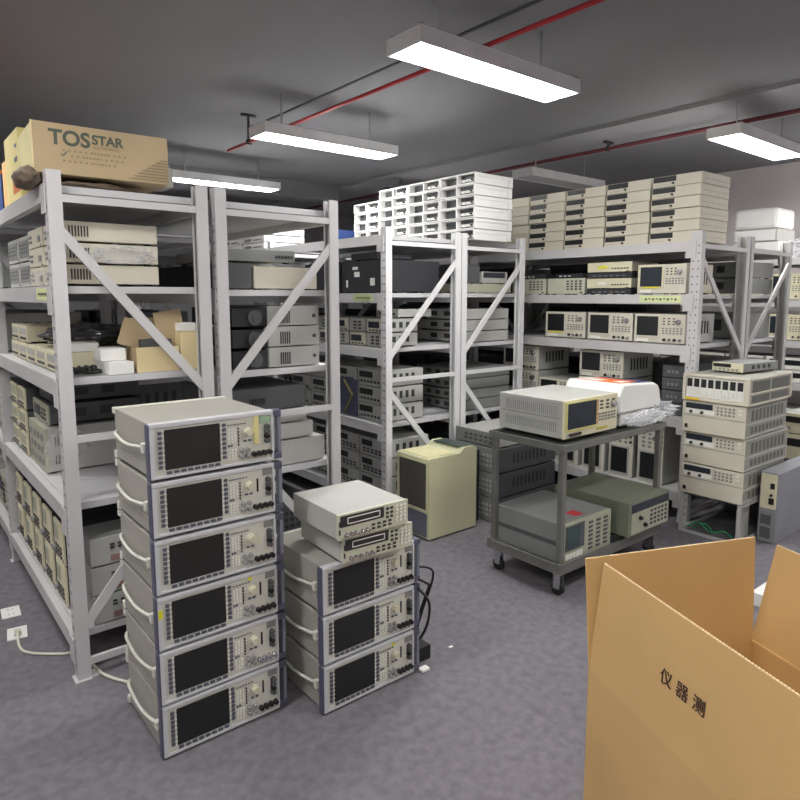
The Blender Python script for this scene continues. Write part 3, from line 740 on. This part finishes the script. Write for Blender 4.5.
for i in range(2):
    for k in range(2): put('g1',G1,'grey instrument on the left rack second shelf behind the beige ones, %s column, %s layer'%(['nearer','farther'][i],['lower','upper'][k]),(.06,.89+.30*i,z+.122*k),'X','grey instruments on the second shelf')
put('dk1',unit(.3,.4,.16,darkc,darkc),'dark instrument inside the left rack second shelf, far back',(.20,1.34,z+0),'X') if False else None
# third shelf
z=LV_A[2]+e
def small_white(label,loc,s,rz): return boxy('white_box',label,loc,s,paper,rz=rz,group='small white boxes')
small_white('small white box lying on another at the end of the third shelf',(.235,.13,z+.052),(.10,.16,.05),0)
small_white('small white box lowest at the end of the third shelf',(.25,.075,z),(.10,.18,.05),R(3))
r=thing('open_carton','open tan carton with raised flaps at the end of the third shelf','cardboard box',(.405,.085,z)); W,Dd,Hh=.18,.135,.105
for a in ((-W/2,W/2,0,.003),(-W/2,W/2,Dd-.003,Dd)): B(a[0],a[1],a[2],a[3],0,Hh).to('side_panel',cardp,r)
for a in ((-W/2,-W/2+.003),(W/2-.003,W/2)): B(a[0],a[1],.003,Dd-.003,0,Hh).to('side_panel',MATS['tan_cardboard'],r)
B(-W/2,W/2,0.003,Dd-.003,0,.003).to('bottom_panel',MATS['tan_cardboard'],r)
MB().bar((-W/2,Dd/2,Hh),(-W/2-.01+.045,Dd/2,Hh+.11),Dd*.9,.003,up=(0,1,0)).to('flap',MATS['tan_cardboard'],r)
MB().box(-W/2+.02,W/2-.01,Dd-.003,Dd,Hh,Hh+.12).to('flap',cardp,r); MB().bar((W/2-.002,Dd/2,Hh),(W/2-.025,Dd/2,Hh+.15),Dd*.9,.003,up=(0,1,0)).to('flap',MATS['tan_cardboard'],r)
B(-W/2+.03,W/2-.02,.03,Dd-.03,.004,Hh+.03).to('dark_contents',greyd,r)
boxy('tall_box','tall cream carton standing at the right end of the third shelf',(.545,.085,z),(.085,.16,.165),cardp)
small_white('little white box resting on the tall cream carton',(.545,.10,z+.167),(.07,.1,.035),R(5))
q=MB()
for i in range(5): q.tube([(.02+.03*i,.12,z+.012),(.06+.02*i,.09+.01*i,z+.03),(.10+.015*i,.14,z+.012),(.05+.03*i,.18,z+.03),(.12,.13+.01*i,z+.012),(.18,.1+.012*i,z+.015)],.008,6)
thing('','coil of black cables on the third shelf edge of the left rack','cable',o=q.to('cable_coil',blk))
W4=unit(.20,.34,.085,cream,cream,(.1,.9,.5,.85),greyl,(.1,.9,.15,.4,4,1),greyd,0,0)
for i in range(5):
    put('w4',W4,'small cream instrument on the left rack third shelf, %s from the near end'%ORD[i],(.045,.345+.222*i,z),'X','small cream instruments on the third shelf')
    if i>2: put('w4',W4,'small cream instrument stacked second high on the third shelf, %s from the near end'%ORD[i],(.05,.33+.225*i,z+.087),'X','small cream instruments on the third shelf')
small_white('white paper box on the near cream instrument on the third shelf',(.13,.26,z+.087),(.16,.13,.035),R(-10))
q=MB(); q.blob((.27,.60,z+.14),(.21,.19,.05),4,.22,2.5,.0,9); thing('','big dark glossy plastic bag lying on the third shelf of the left rack','bag',o=q.to('wrapped_bag',plastd))
# fourth shelf
z=LV_A[3]+e
SL=unit(.40,.56,.125,greyl,greenl,None,screen,(.1,.6,.15,.85,4,4),greyc,0,3)
def slots():
    r=thing('grey_instrument','','test instrument'); w,d,h=.38,.50,.215
    case(w,d,h,greyl,r,front=.01); B(-w/2,w/2,0,.012,.005,h).to('front_panel',greenl,r)
    q=MB()
    for zz in (.2,.6):
        for i in range(6): q.box(w/2-.001,w/2+.001,.04+i*.012,.04+i*.012+.006,h*zz,h*(zz+.2))
    q.to('slots',vent,r); keys(r,-w/2+.02,w/2-.02,.02,h-.02,4,3,greyc,.5); return r
put('sl',slots,'grey instrument with two rows of slots, near end of left rack fourth shelf',(.045,.80,z),'X')
put('sl2',unit(.34,.42,.10,greyd,greenl,(.1,.5,.3,.8),greyd,(.55,.9,.2,.8,3,3),greyd,0,2),'dark grey instrument on the slotted one, left rack fourth shelf',(.07,.82,z+.217),'X')
put('sl3',unit(.30,.40,.09,greyd,greyd,None,screen,(.1,.9,.2,.8,5,2),greyc,0,2),'dark slim instrument topmost above the slotted one, left rack fourth shelf',(.10,.83,z+.319),'X')
for i in range(2):
    for k in range(3): put('g4',unit(.17,.42,.118,greyd,cream,(.1,.9,.5,.9),greenl,(.1,.9,.1,.4,3,2),greyd,1,2),'narrow cream instrument, left rack fourth shelf, %s column from near end, %s layer up'%(ORD[i],ORD[k]),(.04,1.13+.235*i,z+.119*k),'X','narrow instruments on the fourth shelf')
q=MB(); q.blob((.13,.585,z+.13),(.09,.012,.075),4,.25,3,0,12,smooth=True); thing('','clear plastic wrap over the slotted instrument on the left rack fourth shelf','plastic film',o=q.to('plastic_film',plastf))
# bottom shelf
z=LV_A[4]+e
TU=unit(.17,.46,.185,darkc,cream,(.1,.5,.55,.9),greenl,(.12,.88,.12,.45,3,3),keyd,1,3)
for i in range(5):
    for k in range(2): put('tu',TU,'narrow cream instrument, left rack bottom shelf, %s column from near end, %s'%(ORD[i],['lower','upper'][k]),(.035,.40+.245*i,z+.187*k),'X','narrow instruments on the bottom shelf')
# units seen through the end frame
EU=unit(.42,.20,.122,greyc,greyl,(.18,.82,.14,.34),mat('pink_panel',(150,118,112),.6),(.16,.84,.55,.78,9,2),vent,0,0)
for k in range(3): put('eu',EU,'light grey panelled instrument facing the rack end, left rack bottom shelf, %s from below'%ORD[k],(.30,.072,z+.124*k),'Y','panelled instruments at the rack end')
# bay 2 of rack A left half
for lv in (1,2,3,4):
    z=LV_A[lv]+e
    for i in range(4): put('b2',unit(.30,.42,.22,greyl,greenl,(.1,.5,.5,.9),screen2,(.55,.9,.2,.85,3,4),keyd,1,4),'grey instrument in the left rack far bay, %s shelf from top, %s along'%(ORD[lv],ORD[i]),(.04,1.75+.34*i,z),'X','instruments in the far left bay')
# ------------------------------------------------------------------ rack A right half (X .632..1.26)
z=LV_A2[1]+e
put('r2a',unit(.335,.9,.107,beige,beige,None,screen,None,keyd,0,0,logo=False),'long cream case on the second shelf of the first double rack right half',(1.03,.085,z),'Y')
put('r2d',unit(.14,.9,.12,darkc,greyd,None,screen,None,keyd,0,0,logo=False),'dark slim case left of the long cream case',(.775,.085,z),'Y')
put('r2b',unit(.36,.6,.06,greyl,greyc,None,screen,(.70,.97,.3,.7,6,1),keyd,0,0,logo=False),'flat grey case lying across the cream and dark cases',(.905,.10,z+.125),'Y')
z=LV_A2[2]+e
def fanunit():
    r=thing('fan_chassis','','chassis'); w,d,h=.46,.5,.098
    B(-w/2+.18,w/2,.006,d,.004,h,bev=.002).to('case',greyl,r); B(-w/2,-w/2+.178,.02,d,.004,h-.01).to('fan_section',darkc,r)
    q=MB(); q.cyl((-w/2+.11,.02,h*.45),(-w/2+.11,.004,h*.45),.036); q.cyl((-w/2+.11,.004,h*.45),(-w/2+.11,.0,h*.45),.014); q.to('fan',greyd,r)
    q=MB(); q.cyl((w/2-.03,.006,h*.5),(w/2-.03,0,h*.5),.009); q.to('round_lock',greyd,r)
    q=MB()
    for i in range(5): q.box(-w/2+.24+i*.012,-w/2+.246+i*.012,.004,.006,h*.15,h*.75)
    q.to('vent_slots',vent,r); return r
for k in range(3): put('fan',fanunit,'grey chassis with fan on the third shelf, %s of three from the top'%ORD[2-k],(.985,.09,z+.100*k),'Y','grey fan chassis on the third shelf')
z=LV_A2[3]+e
put('r4a',unit(.5,.5,.125,greyl,greyl,None,screen,None,keyd,0,0,logo=False),'light grey chassis lowest on the fourth shelf behind the tester stack',(.98,.085,z),'Y')
put('r4b',unit(.44,.5,.08,greyl,greyl,None,screen,None,keyd,0,0,logo=False),'light grey chassis second on the fourth shelf pile',(.95,.10,z+.127),'Y')
put('r4c',unit(.42,.5,.07,greyc,greyl,None,screen,None,keyd,0,0,logo=False),'grey chassis third on the fourth shelf pile',(.93,.11,z+.209),'Y')
put('r4d',unit(.44,.5,.115,greyd,greyd,None,screen,(.3,.5,.2,.7,6,1),darkc,0,0,logo=False),'dark grey chassis topmost on the fourth shelf pile',(.91,.10,z+.281),'Y')
z=LV_A2[4]+e
for k in range(2): put('r5',unit(.46,.5,.16,darkc,greyd),'dark instrument on the bottom shelf of the first double rack right half, %s'%['lower','upper'][k],(.96,.09,z+.162*k),'Y','dark instruments on the bottom shelf')
# instruments seen through left rack end, bottom shelf, facing the end
# deeper fill in rack A right half, long side away
for lv in (1,2,3,4):
    z=LV_A2[lv]+e
    for i in range(2): put('fill',unit(.40,.5,.24,greyd,greyc),'dark grey instrument deep in the far bay right half, %s shelf, %s along'%(ORD[lv],ORD[i]),(.68,1.95+.6*i,z),'X','dark instruments in the far bay')
# ------------------------------------------------------------------ rack B contents
z=LV_B[0]+e
cols=[(.748,6),(1.115,6),(1.49,6),(1.85,5)]
for c,(yc,n) in enumerate(cols):
    for k in range(n): put('fr',frame_unit,'white open chassis, middle rack top, %s column from right, %s from below'%(ORD[c],ORD[k]),(2.80+(.02 if k%2 else 0)*.3,yc,z+.0782*k),'X','white open chassis piled on the middle rack')
for c,(yc,n) in enumerate([(2.3,4),(2.75,4),(3.25,5)]):
    for k in range(n): put('wl',unit(.40,.4,.06,whitem,whitem,(.1,.4,.3,.7),greyc,(.5,.9,.3,.6,4,1),greyd,1,0),'white flat instrument on the far middle rack top, %s pile, %s from the shelf'%(ORD[c],ORD[k]),(2.12,yc+.3,z+.061*k),'X','white flat instruments far back')
boxy('blue_box','blue box left of the white chassis on the middle rack top',(2.95,2.28,z),(.3,.2,.2),blue)
z=LV_B[1]+e
dk=unit(.48,.5,.22,darkc,darkc,None,screen,None,keyd,0,0,name='dark_case',logo=False)
for i in range(3): put('dkc',dk,'large dark case on the middle rack second shelf, %s from the near end'%ORD[i],(2.10,.95+.51*i-.0,z),'X','large dark cases') if i<2 else None
put('dkl',unit(.3,.3,.05,darkc,darkc,None,screen,None,keyd,0,0,logo=False),'flat dark case on the near large dark case',(2.12,.95,z+.222),'X')
for i,(yy,zz,w_,h_) in enumerate(((1.00,.11,.06,.035),(.82,.05,.05,.05),(1.12,.04,.02,.05),(1.02,.16,.06,.02))):
    thing('','%s on the dark cases of the middle rack'%['white paper label, widest','pale square tag, nearest','narrow pale tag, lowest','thin white tag, highest'][i],'label',o=B(2.094,2.0975,yy-w_/2,yy+w_/2,z+zz,z+zz+h_).to('paper_tag',paper))
put('b3a',unit(.24,.42,.11,greyl,greyl),'light grey flat case seen through the middle rack end, upper shelf',(2.40,.70,z),'Y') if False else None
z=LV_B[2]+e
BU=unit(.185,.30,.095,greyl,beige,(.1,.75,.35,.8),screen2,(.1,.9,.1,.28,4,1),keyd,0,3)
BU2=unit(.185,.30,.095,greyl,greyl,None,screen,(.2,.8,.15,.85,2,3),keyd,0,3)
for i in range(6):
    for k in range(2): put('bu' if (i+k)%2 else 'bu2',BU if (i+k)%2 else BU2,'small grey meter on the middle rack third shelf, %s column from the near end, %s'%(ORD[i],['lower','upper'][k]),(2.10,.80+.205*i,z+.097*k),'X','small grey meters on the middle rack')
put('bu3',unit(.24,.30,.06,greyl,greyl,None,screen,(.1,.9,.3,.7,5,1),keyd,0,0),'thin grey meter lying on top of the small meters near the rack end',(2.22,.82,z+.195),'X')
z=LV_B[3]+e
for i in range(4):
    for k in range(3): put('bv',unit(.29,.36,.118,greyl,greyl,(.08,.6,.5,.85),screen,(.1,.9,.15,.4,6,1),keyd,1,4),'grey instrument, middle rack fourth shelf, %s column from near end, %s from below'%(ORD[i],ORD[k]),(2.10,.86+.31*i,z+.120*k),'X','grey instruments on the middle rack fourth shelf')
q=MB(); q.bar((2.088,1.15,z+.02),(2.088,1.05,z+.16),.004,.03,up=(1,0,0)); q.bar((2.088,1.05,z+.16),(2.088,1.15,z+.26),.004,.03,up=(1,0,0)); o=q.to('yellow_ribbon',mat('ribbon_yellow',(140,134,76),.6))
thing('','yellow chevron band on the blue bag, middle rack fourth shelf','band',o=o)
thing('','blue printed bag hanging before the instruments, middle rack fourth shelf','bag',o=B(2.09,2.096,1.0,1.27,z+.01,z+.27).to('blue_bag',mat('blue_grey',(78,82,108),.6)))
z=LV_B[4]+e
for i in range(4):
    for k in range(3): put('bw',unit(.28,.40,.13,greyl,greyl,(.08,.5,.55,.85),screen,(.1,.9,.15,.45,5,2),keyd,0,4),'grey instrument, middle rack bottom shelf, %s column from near end, %s from below'%(ORD[i],ORD[k]),(2.10,.84+.30*i,z+.132*k),'X','grey instruments on the middle rack bottom shelf')
# rack 4 (right half), long cases facing the end
z=LV_B[1]+e
put('r4s',unit(.54,.5,.07,greenl,greenl,None,screen,None,keyd,0,0,logo=False),'pale green flat case on the middle rack right half second shelf',(3.085,.70,z),'Y')
put('r4t',unit(.28,.45,.09,greyl,greyl,(.05,.9,.5,.95),darkc,None,keyd,0,0,logo=False),'grey case with black lid on the pale green flat case',(3.19,.72,z+.072),'Y')
put('r4u',unit(.16,.45,.13,greyd,greyd,None,screen,None,keyd,0,0,logo=False),'dark case left of the black lidded one',(2.94,.72,z+.072),'Y')
z=LV_B[2]+e
for k in range(3): put('r4v',unit(.5,.5,.082,greyl if k<1 else greyc,greyl if k<1 else greyc,None,screen,None,keyd,0,2,logo=False),'grey case on the middle rack right half third shelf, %s from the shelf'%ORD[k],(3.08,.70,z+.084*k),'Y','grey cases on the right half')
z=LV_B[3]+e
for k in range(4): put('r4w',unit(.54,.5,.078,greyc,greyc,None,screen,None,keyd,0,3,logo=False),'grey case on the middle rack right half fourth shelf, %s from the shelf'%ORD[k],(3.085,.70,z+.080*k),'Y','grey cases on the right half')
z=LV_B[4]+e
for k in range(2): put('r4x',unit(.5,.5,.16,darkc,greyd),'dark case on the middle rack right half bottom shelf, %s'%['lower','upper'][k],(3.08,.70,z+.162*k),'Y','dark cases on the bottom shelf')
# far bays of B
for lv in (1,2,3,4):
    z=LV_B[lv]+e
    for i in range(4): put('bf',unit(.33,.42,.2,greyl,greyl),'grey instrument in the far bay of the middle row, %s shelf, %s along'%(ORD[lv],ORD[i]),(2.10,2.42+.37*i,z),'X','grey instruments in the far middle bay')
    for i in range(3): put('bg',unit(.4,.42,.22,greyd,greyl),'dark instrument in the far bay of the middle row right half, %s shelf, %s along'%(ORD[lv],ORD[i]),(2.80,2.45+.45*i,z),'X','dark instruments in the far middle bay')
# ------------------------------------------------------------------ rack C contents
z=LV_C[0]+e
for c in range(5):
    for k in range(7 if c in(0,1) else 6): 
        if k>5: continue
        put('su',slot_unit,'slim beige instrument, right rack top, %s column from right, %s from below'%(ORD[c],ORD[k]),(3.712+.006*((k*7+c*3)%3),-.415+.358*c,z+.0755*k),'X','slim beige instruments piled on the right rack')
z=LV_C[1]+e
S1=crt(.35,.38,.205,beige,scopep,.55,cream,True,screen2,0)
put('s1',S1,'cream screened instrument with yellow sticker, upper shelf of right rack near the perforated post',(3.71,-.345,z),'X')
def duo(top):
    return unit(.365,.36,.075 if top else .04,beige if top else darkc,cream if top else darkc,(.25,.45,.4,.65) if top else None,yel if top==1 else keyl,(.55,.95,.3,.5,6,1) if top else (.1,.9,.3,.6,6,1),keyd if top else greyc,0,2)
zz=z
for k,(t_,lab) in enumerate(((0,'black thin base unit, lowest'),(2,'cream flat unit, second lowest'),(0,'black thin unit between two cream ones'),(1,'cream flat unit with yellow mark, topmost'))):
    hh=.075 if t_ else .04
    put('duo%d'%t_,duo(t_),lab+' of the striped stack on the right rack',(3.70,.06,zz),'X',None); zz+=hh+.0015
GN=unit(.345,.36,.125,greyl,gsoft,None,screen,(.5,.95,.25,.9,4,4),greyd,0,3)
put('gn',GN,'sage fronted generator left of the striped stack on the right rack',(3.70,.44,z),'X','sage fronted generators')
put('gn',GN,'sage fronted generator farther left, beside the middle rack post',(3.70,.81,z),'X','sage fronted generators')
put('gnl',unit(.25,.3,.035,darkc,darkc,None,screen,(.1,.6,.3,.7,3,1),keyl,0,0),'black flat unit lying on the nearer sage generator',(3.74,.44,z+.127),'X')
put('gnl',unit(.25,.3,.035,darkc,darkc),'black flat unit lying on the farther sage generator',(3.74,.80,z+.127),'X')
for i in range(2): put('gm',unit(.35,.36,.18,greyl,gsoft),'grey generator far along the right rack upper shelf, %s from the far end'%ORD[1-i],(3.72,1.65+.4*i,z),'X','far generators')
z=LV_C[2]+e
SC3=crt(.37,.42,.205,greyl,scopep,.52,scopep,False,screen,4)
SC4=crt(.37,.42,.205,greyl,scopep,.52,scopep,True,screen,4)
put('sc3',SC3,'cream oscilloscope nearest the perforated post, third shelf of right rack',(3.71,-.345,z),'X','cream oscilloscopes on the third shelf')
put('sc3',SC3,'cream oscilloscope in the middle of the third shelf of right rack',(3.71,.045,z),'X','cream oscilloscopes on the third shelf')
put('sc4',SC4,'cream oscilloscope with a yellow sticker, left on the third shelf of right rack',(3.71,.445,z),'X','cream oscilloscopes on the third shelf')
z=LV_C[3]+e
put('sc3',SC3,'cream oscilloscope lower on the fourth shelf, behind the printer lid',(3.70,.10,z),'X','cream oscilloscopes on the fourth shelf')
put('sc3',SC3,'cream oscilloscope upper on the fourth shelf, behind the printer lid',(3.70,.10,z+.207),'X','cream oscilloscopes on the fourth shelf')
put('sc5',crt(.37,.42,.16,greyl,scopep,.52,scopep,False,screen,3),'low cream oscilloscope on the fourth shelf, left of the paired ones',(3.70,.49,z),'X')
put('sc3',SC3,'cream oscilloscope lower, farthest left on the fourth shelf of right rack',(3.70,.88,z),'X','cream oscilloscopes on the fourth shelf')
put('sc3',SC3,'cream oscilloscope upper, farthest left on the fourth shelf of right rack',(3.70,.88,z+.207),'X','cream oscilloscopes on the fourth shelf')
for k in range(4): put('dkx',unit(.15,.5,.085,darkc,greyd,None,screen,(.2,.8,.3,.7,3,1),greyc,0,0),'dark flat unit on the fourth shelf beside the perforated post, %s from the shelf'%ORD[k],(3.72,-.46,z+.087*k),'X','dark flat units by the post')
z=LV_C[4]+e
def standing():
    r=thing('standing_oscilloscope','','test instrument'); w,d,h=.19,.42,.42
    case(w,d,h,greyl,r,front=.01,feet=False,z0=0); B(-w/2-.002,w/2+.002,0,.012,0,h,bev=.003).to('front_panel',scopep,r)
    q=MB(); q.box(-w/2+.012,w/2-.022,-.007,0,.02,.235); q.to('screen_bezel',greyl,r); B(-w/2+.024,w/2-.034,-.009,-.007,.035,.22).to('screen',screen,r)
    keys(r,-w/2+.02,w/2-.03,.25,.40,3,5,greyc,.5); knob(r,w/2-.06,.33,.016,chrome)
    for i in range(3): bnc(r,w/2-.012,.27+.04*i,.008,blk)
    return r
for i in range(4): put('st',standing,'cream oscilloscope standing sideways, right rack bottom shelf, %s from the perforated post'%ORD[i],(3.70,-.33+.235*i,z),'X','oscilloscopes standing on their sides')
for i in range(2): put('sc3',SC3,'cream oscilloscope on the bottom shelf of right rack, %s beyond the standing ones'%ORD[i],(3.70,.80+.4*i-.03,z),'X','bottom shelf oscilloscopes') if i<1 else None
# rack C right half
for lv,hs in ((1,(.12,.12)),(2,(.2,)),(3,(.16,.16)),(4,(.2,.2))):
    z=LV_C[lv]+e; zz=z
    for k,hh in enumerate(hs):
        put('cr%d'%int(hh*100),unit(.5,.6,hh,greyc,greyc,None,screen,None,keyd,0,3,logo=False),'grey case in the back half of the right rack, %s shelf from top, %s'%(ORD[lv],['lower','upper'][k]),(4.76,-.56,zz),'Y','grey cases in the back half of the right rack'); zz+=hh+.002
for lv in (0,1,2,3,4):
    if lv==0: continue
    z=LV_C[lv]+e
    for i in range(2): put('crb',unit(.48,.56,.27,darkc,greyd),'added dark case deep in the back half of the right rack, %s shelf, %s along'%(ORD[lv],ORD[i]),(4.45,.42+.52*i,z),'X','added dark cases deep in the right rack')  # dark cases added so the shelf gaps look dark instead of showing pale wall
    for i in range(3): put('crc',unit(.5,.55,.24,greyd,greyd),'added dark grey case in the far bay of the right rack, %s shelf, %s along'%(ORD[lv],ORD[i]),(3.75 if lv>1 else 4.6,1.85+.56*i,z),'X','added dark cases in the far right bay') if lv>1 else None  # added likewise, to darken the view into the far bay
rack('far bay of the back half of the right perforated rack',4.385,1.45,.75,2.05,1.96,LV_C,'perforated grey racks',near=False,pl=.07,holes='dot',brace=False,pm=rackg)
for lv in (1,2,3,4):
    for i in range(3): put('crd',unit(.55,.56,.26,greyd,darkc),'added dark case in far bay of the right rack back half, %s shelf, %s along'%(ORD[lv],ORD[i]),(4.45,1.85+.58*i,LV_C[lv]+e),'X','added dark cases far back')  # more added dark cases, keeping the far bay behind them dark
# rack D contents
LD=[1.90,1.50,1.11,.70,.2]
z=LD[0]+e
r=thing('flat_monitor','white plastic wrapped unit on the wall rack, lowest of three','test instrument',(6.36,.14,z)) ; B(0,.42,-.22,.22,0,.17,bev=.008).to('case',white,r); B(-.003,0,-.20,.20,.02,.15).to('front_panel',whitem,r)
r=thing('flat_monitor','white unit between two others on the wall rack','test instrument',(6.34,.145,z+.172)); B(0,.42,-.21,.21,0,.12,bev=.006).to('case',greyl,r); B(-.003,0,-.19,.19,.01,.11).to('front_panel',whitem,r)
r=thing('flat_monitor','white plastic wrapped unit on the wall rack, topmost','test instrument',(6.34,.145,z+.294)); B(0,.42,-.205,.205,0,.20,bev=.03).to('case',white,r); B(-.003,0,-.17,.17,.03,.17).to('front_panel',whitem,r)
q=MB(); q.blob((6.45,-.32,z+.10),(.14,.18,.10),4,.5,4,0,9); thing('','loose clear plastic bag on the wall rack beside the white units','plastic bag',o=q.to('plastic_bag',plast))
for lv in (1,2,3,4):
    z=LD[lv]+e
    for i in range(6):
        if lv in (1,2): put('sd',crt(.36,.4,.25,beige,cream,.5,cream,False,screen2,3),'cream screened instrument on the wall rack, %s shelf from top, %s from the left'%(ORD[lv],ORD[5-i]),(6.35,-.98+.385*i,z),'X','cream instruments on the wall rack')
        else:
            for k in range(2): put('se',unit(.36,.4,.12,greyl,keyl,(.1,.9,.4,.8),screen,None,keyd,1,2),'black striped instrument on the wall rack, %s shelf from top, %s from the left, %s'%(ORD[lv],ORD[5-i],['lower','upper'][k]),(6.35,-.98+.385*i,z+.122*k),'X','striped instruments on the wall rack')
# ------------------------------------------------------------------ camera, world, view
F=645.;P=79.
pitch=math.atan(P/F); yaw=math.atan(530/math.hypot(F,P))
fh=Vector((math.sin(yaw),math.cos(yaw),0)); rt=Vector((math.cos(yaw),-math.sin(yaw),0)); up=Vector((0,0,1))
fw=fh*math.cos(pitch)-up*math.sin(pitch); cu=up*math.cos(pitch)+fh*math.sin(pitch)
cam=bpy.data.cameras.new('camera'); cam.sensor_width=36; cam.lens=F/800*36; cam.shift_y=-25/800; cam.clip_start=.02
co=bpy.data.objects.new('camera',cam); COL.objects.link(co)
M=Matrix((rt,cu,-fw)).transposed().to_4x4(); M.translation=Vector((-.530,-2.692,1.539)); co.matrix_world=M
SC.camera=co
wd=bpy.data.worlds.new('world'); SC.world=wd; wd.use_nodes=True
wd.node_tree.nodes['Background'].inputs[0].default_value=(.6,.65,.75,1); wd.node_tree.nodes['Background'].inputs[1].default_value=.02
SC.view_settings.view_transform='Standard'; SC.view_settings.look='None'; SC.view_settings.exposure=0.42; SC.view_settings.gamma=1
